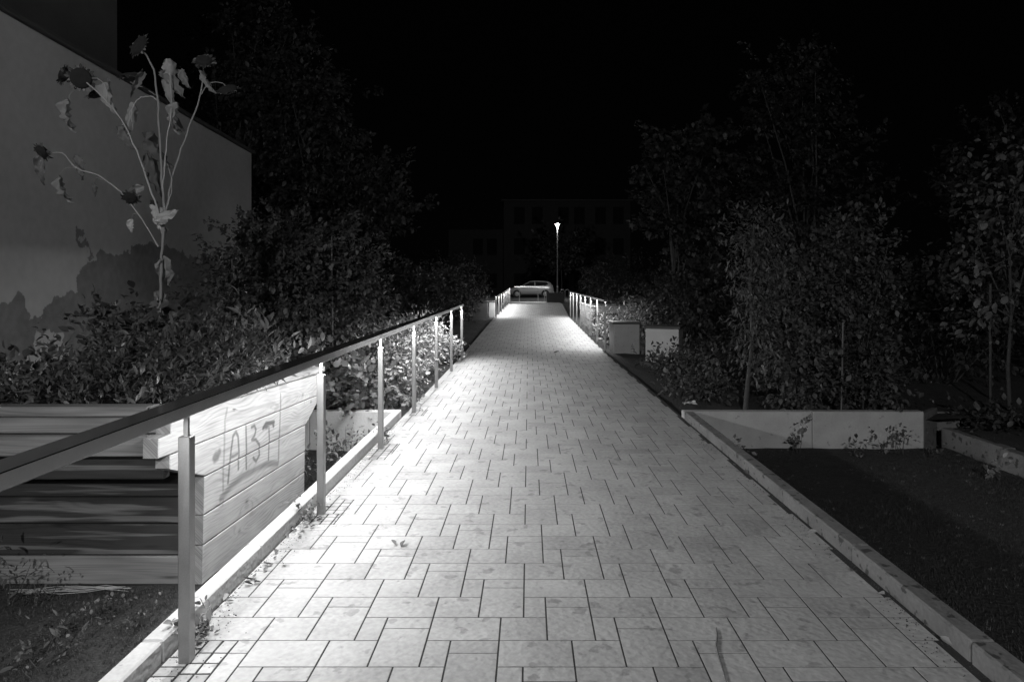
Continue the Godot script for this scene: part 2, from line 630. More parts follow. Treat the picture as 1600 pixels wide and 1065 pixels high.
const LAWN_L := -0.18
const LAWN_R := -0.33
func build_ground() -> void:
	slab("ground", -400, 400, -60, 700, -0.62, M.soil, 0.2)
	bumpy("lawn_ground", -9.0, -1.5, -3.0, 3.86, LAWN_L, M.soil, 0.02, 3)
	bumpy("bay_ground", -4.4, -1.5, 3.86, 7.72, -0.34, M.soil, 0.03, 4)
	bumpy("lawn_ground", 1.8, 8.5, -3.0, 7.72, LAWN_R, M.soil, 0.02, 5)
	bumpy("garden_soil", -16.0, -1.43, 7.78, 46.0, -0.03, M.soil, 0.04, 6, 0.4)
	bumpy("garden_soil", 1.73, 18.0, 7.78, 46.0, -0.03, M.soil, 0.04, 7, 0.4)
	bumpy("garden_soil", 4.72, 16.0, -3.0, 7.9, -0.13, M.soil, 0.05, 8)
	slab("forecourt", -60, 60, 46.0, 120, 0.47, M.asphalt, 0.4)
	# short grass
	var r := RandomNumberGenerator.new()
	r.seed = 21
	for a in [["grass", "short dark grass in front of the timber planter", -4.3, -1.56, 1.6, 3.78, LAWN_L, 9000], ["grass", "dark trodden lawn in the sunken bay beside the concrete wall", 1.86, 5.6, 1.9, 7.6, LAWN_R, 30000]]:
		var xf := []
		var cols := PackedFloat32Array()
		for k in int(a[7]):
			var x := r.randf_range(a[2], a[3])
			var z := r.randf_range(a[4], a[5])
			var s := r.randf_range(0.012, 0.026)
			xf.append(Transform3D(aim(Vector3(r.randfn(), 0, r.randfn()), Vector3(r.randfn() * 0.2, 1, r.randfn() * 0.2), s), Vector3(x, a[6] - 0.004, -z)))
			cols.append(r.randf_range(0.02, 0.05) if r.randf() < 0.985 else 0.2)
		var g := scatter(a[0], self, LEAF.tuft, M.leaf, xf, cols)
		tag(g, a[1], "grass", "", "stuff")

func paver_into(b: MB, x0: float, x1: float, z0: float, z1: float, far: bool, dy: float, o: Vector3) -> void:
	var ch := 0.0004
	var f := func(x: float, y: float, z: float) -> Vector3:
		return Vector3(x + (gx(z) if far else 0.0), y + dy + (gy(z) if far else 0.0), -z) - o
	var t := [f.call(x0 + ch, 0, z0 + ch), f.call(x1 - ch, 0, z0 + ch), f.call(x1 - ch, 0, z1 - ch), f.call(x0 + ch, 0, z1 - ch)]
	var m := [f.call(x0, -ch, z0), f.call(x1, -ch, z0), f.call(x1, -ch, z1), f.call(x0, -ch, z1)]
	b.face(t, Vector3.UP)
	var out := [Vector3(0, 1, 1), Vector3(1, 1, 0), Vector3(0, 1, -1), Vector3(-1, 1, 0)]
	for k in 4:
		b.face([t[k], t[(k + 1) % 4], m[(k + 1) % 4], m[k]], out[k])
	var dn := Vector3(0, -0.05, 0)
	for k in 4:
		b.face([m[k], m[(k + 1) % 4], m[(k + 1) % 4] + dn, m[k] + dn], out[k] * Vector3(1, 0, 1))

const POST_Z := [-0.85, 0.92, 2.71, 4.47, 6.27, 8.09, 10.05, 12.0, 13.85]
func build_path() -> void:
	var path := struct("paved_path", "pale paved footpath of mixed rectangular pavers")
	var bed := MB.new()
	var zs := [-6.0, 15.0, 29.0, 40.0, 46.0]
	for k in zs.size() - 1:
		var a: float = zs[k]
		var c: float = zs[k + 1]
		bed.face([Vector3(-1.43 + gx(a), gy(a) - 0.0014, -a), Vector3(1.73 + gx(a), gy(a) - 0.0014, -a), Vector3(1.73 + gx(c), gy(c) - 0.0014, -c), Vector3(-1.43 + gx(c), gy(c) - 0.0014, -c)], Vector3.UP)
		for s in [-1.43, 1.73]:
			bed.face([Vector3(s + gx(a), gy(a) - 0.0014, -a), Vector3(s + gx(c), gy(c) - 0.0014, -c), Vector3(s + gx(c), gy(c) - 0.6, -c), Vector3(s + gx(a), gy(a) - 0.6, -a)], Vector3(s, 0, 0))
	obj("sand_bed", bed.mesh(), M.bed, path)
	var r := RandomNumberGenerator.new()
	r.seed = 99
	var rest := MB.new()
	var made := 0
	var J := 0.0036
	var freed := []
	var order := []
	for k in range(-1, 216): order.append(k)
	for k in range(-2, -44, -1): order.append(k)
	for k: int in order:
		var zf := 2.87 + 0.2 * k          # far line of the row
		var start := -0.622 - 0.3 * k
		start -= floor(start + 2.6) # bring to about -2.6
		for p in 6:
			var L := start + p - 0.0
			for q in [[0.2, 0.3, 0.2, 0.0], [0.5, 0.8, 0.2, 0.0], [0.8, 1.0, 0.2, 0.0], [0.3, 0.5, 0.1, 0.0], [0.3, 0.5, 0.4, 0.1]]:
				var x0: float = L + q[0]
				var x1: float = L + q[1]
				var z1: float = zf - q[3]
				var z0: float = zf - q[2]
				x0 = maxf(x0, -1.42)
				x1 = minf(x1, 1.702)
				for pz: float in POST_Z:
					if pz < 9.0 and pz > 0.5 and z1 > pz - 0.12 and z0 < pz + 0.16 and x0 < -1.2:
						freed.append([x0, x1 if x1 < -1.165 else -1.2, z0, z1])
						x0 = -1.2
				if x1 - x0 < 0.03: continue
				var single := k >= -1 and made < 300
				var b := MB.new() if single else rest
				var tone := clampf(r.randfn(0.97, 0.06), 0.82, 1.1)
				b.col = Color(tone, tone, tone)
				var mid := Vector3((x0 + x1) / 2, 0, -(z0 + z1) / 2) if single else Vector3.ZERO
				paver_into(b, x0 + J, x1 - J, z0 + 0.0029, z1 - 0.0029, zf > 15.0, r.randf_range(-0.0003, 0.0003), mid)
				if single:
					made += 1
					obj("paver", b.mesh(true), M.paver, path, mid)
	# small cut stones round the feet of the posts
	for q in freed:
		var nx := maxi(1, int(round((q[1] - q[0]) / 0.07)))
		var nz := maxi(1, int(round((q[3] - q[2]) / 0.075)))
		var sx: float = (q[1] - q[0]) / nx
		var sz: float = (q[3] - q[2]) / nz
		if sx < 0.014: continue
		for i in nx:
			for j in nz:
				var tone := clampf(r.randfn(0.86, 0.1), 0.6, 1.05)
				var one := MB.new()
				one.col = Color(tone, tone, tone)
				var hx := sx / 2 - 0.004 - r.randf() * 0.002
				var hz := sz / 2 - 0.004 - r.randf() * 0.002
				paver_into(one, -hx, hx, -hz, hz, false, r.randf_range(-0.0003, 0.0008), Vector3.ZERO)
				var o := obj("cobble", one.mesh(true), M.paver, path, Vector3(q[0] + sx * (i + 0.5), 0, -(q[2] + sz * (j + 0.5))))
				o.rotation.y = r.randf_range(-0.04, 0.04)
	var ro := obj("paver_field", rest.mesh(true), M.paver, path)
	ro.set_meta("kind", "stuff")

func build_kerbs_and_walls() -> void:
	# path-side kerbs, one stone a metre long
	for s in [[-1.0, 1.425, 0.085, M.kerb, "pale concrete kerb at the foot of the railing"], [1.0, 1.72, 0.10, M.kerb_damp, "stained concrete kerb beside the sunken lawn"]]:
		var t := thing("kerb", s[4], "kerb", Vector3(s[0] * (s[1] + s[2] / 2), 0, 0))
		var z := -2.3
		while z < 7.6:
			var ln := minf(1.0, 7.66 - z)
			var st := obj("kerb_stone", one_box(Vector3(s[2], 0.5, ln - 0.004), 0.008), s[3], t, Vector3(0, 0.085 - 0.25, -(z + ln / 2)))
			st.position.y += 0.002 * sin(z * 7.0)
			z += 1.0
	# low retaining walls across both bays
	var wl := thing("retaining_wall", "low concrete wall closing the bay behind the railing, strip light put into its pale colour", "wall", Vector3(0, 0, -7.72))
	for k in 3:
		obj("wall_panel", one_box(Vector3(0.995, 0.62, 0.12), 0.006), M.strip_lit_concrete, wl, Vector3(-1.425 - 0.5 - k, -0.225, 0))
	var wr := thing("retaining_wall", "low grey concrete panel wall across the end of the dark lawn", "wall", Vector3(0, 0, -7.76))
	var xs := [1.72, 3.15, 4.39]
	for k in 2:
		obj("wall_panel", one_box(Vector3(xs[k + 1] - xs[k] - 0.006, 0.62, 0.12), 0.006), M.concrete, wr, Vector3((xs[k] + xs[k + 1]) / 2, -0.234, 0))
	var d1 := obj("wall_panel", one_box(Vector3(0.5, 0.6, 0.06), 0.006), M.kerb_damp, wr, Vector3(4.57, -0.25, -0.18))
	d1.rotation.y = 0.78
	obj("wall_panel", one_box(Vector3(0.27, 0.56, 0.06), 0.006), M.kerb_damp, wr, Vector3(4.91, -0.28, -0.38))
	var d2 := obj("wall_panel", one_box(Vector3(0.7, 0.48, 0.06), 0.006), M.mud, wr, Vector3(5.36, -0.42, -0.5))
	d2.rotation.y = 0.4
	var lk := thing("edging_kerb", "low concrete edging along the far side of the sunken lawn", "kerb", Vector3(4.62, 0, 0))
	for k in 7:
		var o := obj("kerb_stone", one_box(Vector3(0.12, 0.4, 0.992), 0.008), M.kerb_damp, lk, Vector3(-0.03 + 0.02 * k, -0.32, -(1.3 + k)))
		o.rotation.y = 0.03

func build_house() -> void:
	var t := thing("rendered_house", "rendered house wall with peeling plaster and a large darker patch behind the sunflower", "house", Vector3(-4.07, 0, 0))
	# long plastered wall: X = -4.07 - 0.061 Z
	var ang := atan(0.061)
	var w := 1024
	var h := 448
	var z0 := 2.6
	var len := 9.42 / cos(ang)
	var top := 3.77
	var base := bytes(61, 5.0 / w, w, h, 5)
	var fine := bytes(62, 70.0 / w, w, h, 3)
	var edge := noise(63, 0.035, 5)
	# outlines of bare, older plaster and one large darker patch, in metres along the wall and up
	var polys := []
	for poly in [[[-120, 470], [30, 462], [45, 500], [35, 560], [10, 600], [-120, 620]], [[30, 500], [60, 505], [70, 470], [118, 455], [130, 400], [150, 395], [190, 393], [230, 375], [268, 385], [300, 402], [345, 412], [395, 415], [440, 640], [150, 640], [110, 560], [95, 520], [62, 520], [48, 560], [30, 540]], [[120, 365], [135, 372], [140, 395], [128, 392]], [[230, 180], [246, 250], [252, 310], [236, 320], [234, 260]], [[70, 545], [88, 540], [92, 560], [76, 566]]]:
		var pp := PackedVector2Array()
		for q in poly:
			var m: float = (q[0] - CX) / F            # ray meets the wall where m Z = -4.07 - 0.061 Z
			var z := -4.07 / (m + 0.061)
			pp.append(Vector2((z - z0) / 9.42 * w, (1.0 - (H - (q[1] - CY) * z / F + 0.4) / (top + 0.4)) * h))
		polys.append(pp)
	var out := PackedByteArray()
	out.resize(w * h)
	for y in h:
		for x in w:
			var k := y * w + x
			var e := Vector2(edge.get_noise_2d(x, y), edge.get_noise_2d(x + 500, y + 90)) * 16.0
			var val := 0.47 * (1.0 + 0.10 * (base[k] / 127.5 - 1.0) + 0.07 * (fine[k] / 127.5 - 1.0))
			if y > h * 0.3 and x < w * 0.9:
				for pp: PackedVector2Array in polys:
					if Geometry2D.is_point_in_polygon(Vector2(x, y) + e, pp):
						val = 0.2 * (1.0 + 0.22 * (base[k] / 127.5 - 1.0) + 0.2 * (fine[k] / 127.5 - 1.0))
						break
			out[k] = s8(val)
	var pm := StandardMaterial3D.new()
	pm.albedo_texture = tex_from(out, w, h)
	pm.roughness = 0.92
	var wall := MB.new()
	var dir := Vector3(-sin(ang), 0, -cos(ang))
	var nrm := Vector3(cos(ang), 0, -sin(ang))
	var a := dir * (z0 / cos(ang))
	var b := dir * ((z0 + 9.42) / cos(ang))
	var lo := Vector3(0, -0.4, 0)
	var hi := Vector3(0, top, 0)
	var inn := -nrm * 3.2
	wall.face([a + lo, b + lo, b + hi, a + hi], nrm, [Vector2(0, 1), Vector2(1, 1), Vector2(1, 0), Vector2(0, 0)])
	wall.face([b + lo, b + inn + lo, b + inn + hi, b + hi], dir, [Vector2(0, .2), Vector2(.3, .2), Vector2(.3, 0), Vector2(0, 0)])
	wall.face([a + lo, a + inn + lo, a + inn + hi, a + hi], -dir, [Vector2(0, .2), Vector2(.3, .2), Vector2(.3, 0), Vector2(0, 0)])
	obj("wall", wall.mesh(), pm, t)
	var roof := MB.new()
	roof.box(Vector3.ZERO, Vector3(3.3, 0.05, len + 0.12), 0.01)
	var ro := obj("roof", roof.mesh(), M.roof, t, (a + b) / 2 + inn / 2 + Vector3(0, top + 0.026, 0))
	ro.rotation.y = ang
	var up := MB.new()
	var ul := 9.41 - z0
	up.box(a + dir * (ul / 2) - nrm * 2.05 + Vector3(0, 5.87, 0), Vector3(2.3, 4.1, ul), 0.0, Basis(nrm, Vector3.UP, -dir))
	obj("upper_storey", up.mesh(), M.facade_dark, t)

func facade(parent: Node, x0: float, x1: float, y0: float, y1: float, z: float, wins: Array, mat: Material) -> void:
	# a wall with real openings; every window is a recessed frame with a pane
	var xs := [x0, x1]
	var ys := [y0, y1]
	for q in wins:
		for e in [q[0], q[1]]:
			if not xs.has(e): xs.append(e)
		for e in [q[2], q[3]]:
			if not ys.has(e): ys.append(e)
	xs.sort()
	ys.sort()
	var b := MB.new()
	for i in xs.size() - 1:
		for j in ys.size() - 1:
			var cx: float = (xs[i] + xs[i + 1]) / 2
			var cy: float = (ys[j] + ys[j + 1]) / 2
			var hole := false
			for q in wins:
				if cx > q[0] and cx < q[1] and cy > q[2] and cy < q[3]: hole = true
			if not hole:
				b.face([Vector3(xs[i], ys[j], z), Vector3(xs[i + 1], ys[j], z), Vector3(xs[i + 1], ys[j + 1], z), Vector3(xs[i], ys[j + 1], z)], Vector3(0, 0, 1))
	for q in wins:
		var zz := z - 0.25
		b.face([Vector3(q[0], q[2], z), Vector3(q[0], q[3], z), Vector3(q[0], q[3], zz), Vector3(q[0], q[2], zz)], Vector3(1, 0, 0))
		b.face([Vector3(q[1], q[2], z), Vector3(q[1], q[3], z), Vector3(q[1], q[3], zz), Vector3(q[1], q[2], zz)], Vector3(-1, 0, 0))
		b.face([Vector3(q[0], q[2], z), Vector3(q[1], q[2], z), Vector3(q[1], q[2], zz), Vector3(q[0], q[2], zz)], Vector3(0, 1, 0))
		b.face([Vector3(q[0], q[3], z), Vector3(q[1], q[3], z), Vector3(q[1], q[3], zz), Vector3(q[0], q[3], zz)], Vector3(0, -1, 0))
	for s in [[x0, -1], [x1, 1]]:
		b.face([Vector3(s[0], y0, z), Vector3(s[0], y1, z), Vector3(s[0], y1, z - 9.0), Vector3(s[0], y0, z - 9.0)], Vector3(s[1], 0, 0))
	b.face([Vector3(x0, y1, z), Vector3(x1, y1, z), Vector3(x1, y1, z - 9.0), Vector3(x0, y1, z - 9.0)], Vector3(0, 1, 0))
	obj("wall", b.mesh(), mat, parent)
	for q in wins:
		var c := Vector3((q[0] + q[1]) / 2, (q[2] + q[3]) / 2, z - 0.2)
		var w: float = q[1] - q[0]
		var h: float = q[3] - q[2]
		var fb := MB.new()
		for s in [-1, 1]:
			fb.box(Vector3(s * (w / 2 - 0.05), 0, 0), Vector3(0.1, h, 0.06))
			fb.box(Vector3(0, s * (h / 2 - 0.05), 0.004), Vector3(w - 0.2, 0.1, 0.06))
		fb.box(Vector3(0, 0, 0.006), Vector3(0.07, h - 0.2, 0.06))
		var win := obj("window", fb.mesh(), M.dull_frame, parent, c)
		obj("pane", one_box(Vector3(w, h, 0.02), 0.0), M.dull_pane, win, Vector3(0, 0, -0.06))

func build_far_building() -> void:
	var Z := 84.0
	var k := Z / F
	var t := thing("apartment_building", "dark three-storey building with rows of windows at the end of the path", "building", Vector3(0, 0.4, -Z))
	var X := func(x: float) -> float: return (x - CX) * k
	var Y := func(y: float) -> float: return H - 0.4 - (y - CY) * k
	var wins := []
	for c in [803, 831, 872, 897, 930, 958]:
		for rw in [[323, 350], [372, 398], [427, 450]]:
			wins.append([X.call(c), X.call(c + 17), Y.call(rw[1]), Y.call(rw[0])])
	facade(t, X.call(787), X.call(985), 0.0, Y.call(314), 0.0, wins, M.facade)
	var w2 := []
	for c in [738, 760]:
		for rw in [[372, 398], [427, 450]]:
			w2.append([X.call(c), X.call(c + 16), Y.call(rw[1]), Y.call(rw[0])])
	facade(t, X.call(700), X.call(786.6), 0.0, Y.call(358), -0.6, w2, M.facade)
	obj("roof", one_box(Vector3(X.call(989) - X.call(783), 0.18, 9.6), 0.02), M.roof, t, Vector3((X.call(985) + X.call(787)) / 2, Y.call(314) + 0.1, -4.5))

# ---------------------------------------------------------------- timber planters
func graffiti_texture(u0: float, u1: float, v0: float, v1: float) -> ImageTexture:
	var w := 1280
	var h := 512
	var base := wood_image(83, w, h, 0.34, 0.22, 0.14)
	var a := PackedFloat32Array()
	a.resize(w * h)
	a.fill(1.0)
	var conv := func(q: Vector2) -> Vector2:      # from the measured close-up to metres on the boards, then to texels
		var x := 300.0 + q.x / 3.132
		var y := 540.0 + q.y / 3.132
		var z := 1.8 * F / (CX - x)
		var hh := H - (y - CY) * z / F
		hh += (z - 3.83) * tan(deg_to_rad(1.9))
		return Vector2((z - u0) / (u1 - u0) * w, (1.0 - (hh - v0) / (v1 - v0)) * h)
	var strokes := [
		[7, 0.45, [[165, 672], [170, 600], [176, 520], [186, 440], [200, 420], [211, 445], [216, 520], [216, 602]]],
		[6, 0.42, [[172, 550], [190, 545], [214, 530]]],
		[7, 0.45, [[250, 395], [253, 500], [256, 602]]],
		[7, 0.45, [[278, 398], [292, 390], [300, 410], [294, 440], [280, 462], [300, 462], [318, 490], [320, 535], [304, 565], [290, 548]]],
		[9, 0.55, [[336, 404], [350, 380], [372, 378], [390, 374]]],
		[11, 0.5, [[342, 396], [356, 396]]], [10, 0.5, [[384, 380], [388, 392]]],
		[7, 0.42, [[364, 386], [368, 470], [366, 560]]],
		[8, 0.34, [[420, 240], [421, 330], [418, 450], [416, 570]]],
		[7, 0.26, [[152, 310], [142, 370], [143, 480], [140, 600], [142, 770]]],
		[13, 0.36, [[130, 752], [180, 690], [240, 640], [310, 602], [360, 580], [412, 578]]],
		[8, 0.16, [[150, 368], [230, 322], [320, 300], [390, 282]]],
		[8, 0.16, [[372, 300], [390, 282], [410, 300], [392, 318]]],
		[20, 0.18, [[420, 195], [445, 180]]],
		[13, 0.42, [[92, 552], [100, 538], [112, 532], [118, 522]]], [14, 0.42, [[96, 560], [108, 548]]]]
	for s in strokes:
		var rad: float = s[0] * 0.72
		var pts := []
		for q in s[2]: pts.append(conv.call(Vector2(q[0], q[1])))
		var lo: Vector2 = pts[0]
		var hi: Vector2 = pts[0]
		for p: Vector2 in pts:
			lo = lo.min(p); hi = hi.max(p)
		for y in range(maxi(0, int(lo.y - rad * 2)), mini(h, int(hi.y + rad * 2))):
			for x in range(maxi(0, int(lo.x - rad * 2)), mini(w, int(hi.x + rad * 2))):
				var d := 1e9
				var p := Vector2(x, y)
				for k in pts.size() - 1:
					d = minf(d, p.distance_to(Geometry2D.get_closest_point_to_segment(p, pts[k], pts[k + 1])))
				if d < rad * 2.0:
					var cov: float = minf(0.85, s[1] * 1.35) * (1.0 - smoothstep(0.35, 1.7, d / rad))
					a[y * w + x] = minf(a[y * w + x], 1.0 - cov)
	for k in w * h:
		if a[k] < 0.999:
			var lin := Color(base[k] / 255.0, 0, 0).srgb_to_linear().r
			base[k] = s8(lin * a[k])
	return tex_from(base, w, h)

func timber_planter(called: String, label: String, sgn: float, X: float, z0: float, z1: float, step_y: float, dip: float, letters: bool) -> void:
	# z0..z1: the lower courses; the two upper courses and the cap overhang both ends and the front
	var t := thing(called, label, "planter", Vector3(sgn * X, 0, -z0))
	t.rotation.x = -deg_to_rad(dip) if dip else 0.0
	var th := 0.066
	var r := RandomNumberGenerator.new()
	r.seed = 7 if letters else 8
	var len := z1 - z0
	var s := sgn                     # outward faces of the side boards look along -s
	var gf := 0.38                   # how far the upper courses reach forward
	var gb := 0.40
	var u0 := z0 - gf - 0.2
	var u1 := z1 + gb + 0.2
	var v0 := -0.25
	var v1 := 0.9
	var gm: StandardMaterial3D = null
	if letters:
		gm = StandardMaterial3D.new()
		gm.albedo_texture = graffiti_texture(u0, u1, v0, v1)
		gm.roughness = 0.85
	var side := func(nm: String, poly: Array, proud: float) -> void:      # poly: (distance from z0, height)
		var b := MB.new()
		b.grain = 2
		b.off = Vector2(5.2, r.randf() * 3)
		var c := MB.new()
		var mid := Vector2.ZERO
		var lo := []
		var hi := []
		for p: Vector2 in poly:
			mid += p / poly.size()
			lo.append(Vector3(-s * proud, p.y, -p.x))
			hi.append(Vector3(s * th, p.y, -p.x))
		var uvs := []
		for p: Vector2 in poly: uvs.append(Vector2((p.x + z0 - u0) / (u1 - u0), 1.0 - (p.y - v0) / (v1 - v0)))
		# small bevel all round the outward face
		var ins := []
		for k in poly.size():
			var d: Vector2 = (mid - poly[k])
			ins.append(lo[k] + Vector3(-s * 0.004, signf(d.y) * 0.005, -signf(d.x) * 0.005))
		c.face(ins, Vector3(-s, 0, 0), uvs)
		b.face(hi, Vector3(s, 0, 0))
		for k in poly.size():
			var m := (k + 1) % poly.size()
			var o2: Vector2 = (poly[k] + poly[m]) * 0.5 - mid
			var out := Vector3(0, o2.y, -o2.x)
			b.face([lo[k], lo[m], hi[m], hi[k]], out)
			c.face([ins[k], ins[m], lo[m], lo[k]], out + Vector3(-s, 0, 0), [uvs[k], uvs[m], uvs[m], uvs[k]])
		var me := b.add_to(ArrayMesh.new())
		c.add_to(me)
		var o := obj(nm, me, null, t)
		var wm: Material = M.wood[r.randi() % 4]
		o.set_surface_override_material(0, wm)
		o.set_surface_override_material(1, gm if gm else M.wood[0])
	var ys := [-0.18, 0.036, 0.2, step_y]
	for k in 3:
		side.call("side_board", [Vector2(0, ys[k] + 0.003), Vector2(len, ys[k] + 0.003), Vector2(len, ys[k + 1] - 0.003), Vector2(0, ys[k + 1] - 0.003)], 0.001 * k)
	var y3 := step_y
	var y4 := step_y + 0.197
	var y5 := step_y + 0.385
	side.call("side_board", [Vector2(0, y3 + 0.003), Vector2(len + 0.02, y3 + 0.003), Vector2(len + gb * 0.45, y3 + 0.075), Vector2(len + gb, y4 - 0.003), Vector2(-gf, y4 - 0.003), Vector2(-gf, y3 + 0.13)], 0.004)
	side.call("side_board", [Vector2(-gf, y4 + 0.003), Vector2(len + gb, y4 + 0.003), Vector2(len + gb, y5 - 0.004), Vector2(-gf + 0.0, y5 - 0.004), Vector2(-gf, y4 + 0.105), Vector2(-gf - 0.115, y4 + 0.10), Vector2(-gf - 0.115, y4 + 0.006)], 0.006)
	var cap := obj("cap_board", one_box(Vector3(0.13, 0.05, len + gf + gb + 0.05), 0.008, 2, Vector2(1.3, 0.4)), M.wood[0], t, Vector3(s * 0.03, y5 + 0.027, -(len + gb - gf) / 2))
	# front: wide boards facing the viewer
	var W := 3.4
	var fy := [-0.18, -0.02, 0.154, 0.30, y3 + 0.02]
	for k in 4:
		var hh: float = fy[k + 1] - fy[k] - 0.006
		obj("front_board", one_box(Vector3(W, hh, th), 0.006, 0, Vector2(1.79, r.randf() * 3.0)), [M.wood[2], M.mildew, M.mildew, M.mildew][k], t, Vector3(s * (th + W / 2 + 0.012), fy[k] + hh / 2, -0.035 - 0.003 * (k % 2)))
	obj("front_board", one_box(Vector3(W, 0.14, th), 0.006, 0, Vector2(1.79, r.randf() * 3.0)), M.mildew, t, Vector3(s * (th + W / 2 + 0.004), y3 + 0.125, gf - 0.12))
	obj("front_board", one_box(Vector3(W, 0.10, th), 0.006, 0, Vector2(1.79, r.randf() * 3.0)), M.wood[2], t, Vector3(s * (th + W / 2 + 0.008), y4 + 0.052, gf + 0.02))
	obj("front_board", one_box(Vector3(W, 0.078, th), 0.006, 0, Vector2(1.79, r.randf() * 3.0)), M.wood[2], t, Vector3(s * (th + W / 2 - 0.03), y4 + 0.145, gf - 0.037))
	obj("cap_board", one_box(Vector3(W, 0.05, 0.13), 0.008, 0, Vector2(1.79, r.randf() * 3.0)), M.wood[2], t, Vector3(s * (th + W / 2 + 0.035), y5 + 0.0275, gf - 0.045))
	obj("back_board", one_box(Vector3(W, y5 + 0.17, th), 0.006, 0, Vector2(1.79, r.randf() * 3.0)), M.wood[1], t, Vector3(s * (th + W / 2 + 0.006), (y5 - 0.18) / 2, -len + 0.04))
	var soil := MB.new()
	soil.box(Vector3(s * (th + W / 2 + 0.01), y5 - 0.10, -(len + gb - gf) / 2), Vector3(W - 0.02, 0.08, len + gf + gb - 0.26))
	obj("soil_fill", soil.mesh(), M.soil, t)

# ---------------------------------------------------------------- railings with light strips
func railing(label: String, a: Vector3, b: Vector3, posts: Array, inward: Vector3, energy: float, lit := []) -> void:
	# a, b: middle of the rail's top face at both ends; posts: [point on the ground, ...]; inward: towards the path
	var t := thing("handrail", label, "railing", Vector3(a.x, posts[0].y, a.z), 0.0)
	var d := (b - a).normalized()
	var len := a.distance_to(b)
	var basis := Basis(inward, inward.cross(d).normalized() * signf(inward.cross(d).y), d)
	var up: Vector3 = basis.y
	var rb := MB.new()
	rb.box((a + b) / 2 - t.position - up * 0.024, Vector3(0.10, 0.048, len), 0.003, basis)
	obj("rail", rb.mesh(), M.rail, t)
	if lit.is_empty(): lit = [[0.03, len - 0.03]]
	for k in posts.size():
		var p: Vector3 = posts[k]
		var f := clampf((p - a).dot(d) / len, 0.0, 1.0)
		var top: Vector3 = a.lerp(b, f) - up * 0.048
		var ph: float = top.y - p.y - 0.086
		var lp := p - t.position
		var pb := MB.new()
		pb.box(Vector3(0, ph / 2, 0), Vector3(0.046, ph, 0.046), 0.003)
		var post := obj("post", pb.mesh(), M.steel, t, lp)
		var st := MB.new()
		st.box(Vector3(0, 0.041, 0), Vector3(0.02, 0.088, 0.014), 0.002)
		obj("bracket", st.mesh(), M.steel, post, Vector3(0, ph, 0))
	for seg in lit:              # each lit length: a glowing strip and, just below it, lights of its size turned a little to both sides
		var seg_len: float = seg[1] - seg[0]
		var mid: Vector3 = a + d * ((seg[0] + seg[1]) / 2.0) - t.position
		var sb := MB.new()
		sb.box(mid - up * 0.0495, Vector3(0.026, 0.003, seg_len), 0.0, basis)
		obj("light_strip", sb.mesh(), M.led, t)
		for side in [[0.92, 1.5], [-0.35, 1.42]]:
			var tilt: float = side[0]
			var al := AreaLight3D.new()
			al.name = "strip_light"
			al.area_normalize_energy = false
			al.area_size = Vector2(0.014, seg_len)
			al.light_energy = energy * side[1]
			al.area_range = 40.0
			al.shadow_enabled = true
			var nrm: Vector3 = (-up * cos(tilt) + basis.x * sin(tilt)).normalized()
			var zz := -nrm
			al.transform = Transform3D(Basis(d.cross(zz).normalized(), d, zz), mid - up * 0.058 + basis.x * 0.009 * signf(tilt))
			t.add_child(al, true)

func build_railings() -> void:
	var left := []
	for z: float in POST_Z: left.append(Vector3(-1.336, 0, -z - 0.0))
	railing("long flat-topped steel handrail beside the lettered timber planter", Vector3(-1.342, 0.976, 1.4), Vector3(-1.36, 1.115, -13.95), left, Vector3(1, 0, 0), 58.0, [[3.3, 3.97], [4.27, 15.3]])  # first short lit length is added to brighten the near paving
	var right := []
	for k in 8:
		var z := 15.84 + k * 1.88
		right.append(Vector3(1.75, gy(z), -z))
	railing("steel handrail starting beside the white planter blocks", Vector3(1.76, 1.17, -15.78), Vector3(1.76, 1.27, -29.1), right, Vector3(-1, 0, 0), 58.0)
	var l2 := []
	for k in 7:
		var z := 28.6 + k * 1.9
		l2.append(Vector3(-1.34 + gx(z), gy(z), -z))
	railing("distant short handrail on the rising part of the path", Vector3(-1.34, 1.1, -28.5), Vector3(-1.1, 1.42, -40.1), l2, Vector3(1, 0, 0), 58.0)
	var cr := []
	for x in [-0.6, 0.62, 1.05]: cr.append(Vector3(x, 0.48, -45.6))
	railing("farthest handrail set across the end of the path", Vector3(-0.95, 1.5, -45.6), Vector3(1.08, 1.5, -45.6), cr, Vector3(0, 0, 1), 58.0)

func block(label: String, at: Vector3, turn: float, size: Vector3, mat: Material) -> void:
	var t := thing("planter_block", label, "planter", at, turn)
	obj("body", one_box(size, 0.01), mat, t, Vector3(0, size.y / 2 - 0.05, 0))
	obj("cap", one_box(Vector3(size.x + 0.06, 0.05, size.z + 0.06), 0.006), M.dark_cap, t, Vector3(0, size.y - 0.05 + 0.0265, 0))

func build_blocks() -> void:
	block("pale rendered block with dark cap right behind the railing's end post", Vector3(2.17, 0, -15.75), 0.06, Vector3(0.58, 0.68, 0.6), M.render_grey)
	block("pale rendered block with dark cap, turned to show two faces", Vector3(2.74, 0, -14.0), -0.36, Vector3(0.66, 0.68, 0.55), M.render)
	block("grey rendered block with dark cap before the distant handrail", Vector3(-2.03, 0.19, -29.4), 0.0, Vector3(0.62, 0.66, 0.6), M.facade_dark)
	block("small brightly lit block at the start of the distant handrail", Vector3(-1.56, 0.2, -29.6), 0.0, Vector3(0.24, 0.66, 0.5), M.render)
	block("dark block beside the handrail that crosses the path", Vector3(1.72, 0.48, -44.6), 0.0, Vector3(1.15, 0.62, 0.6), M.facade_dark)

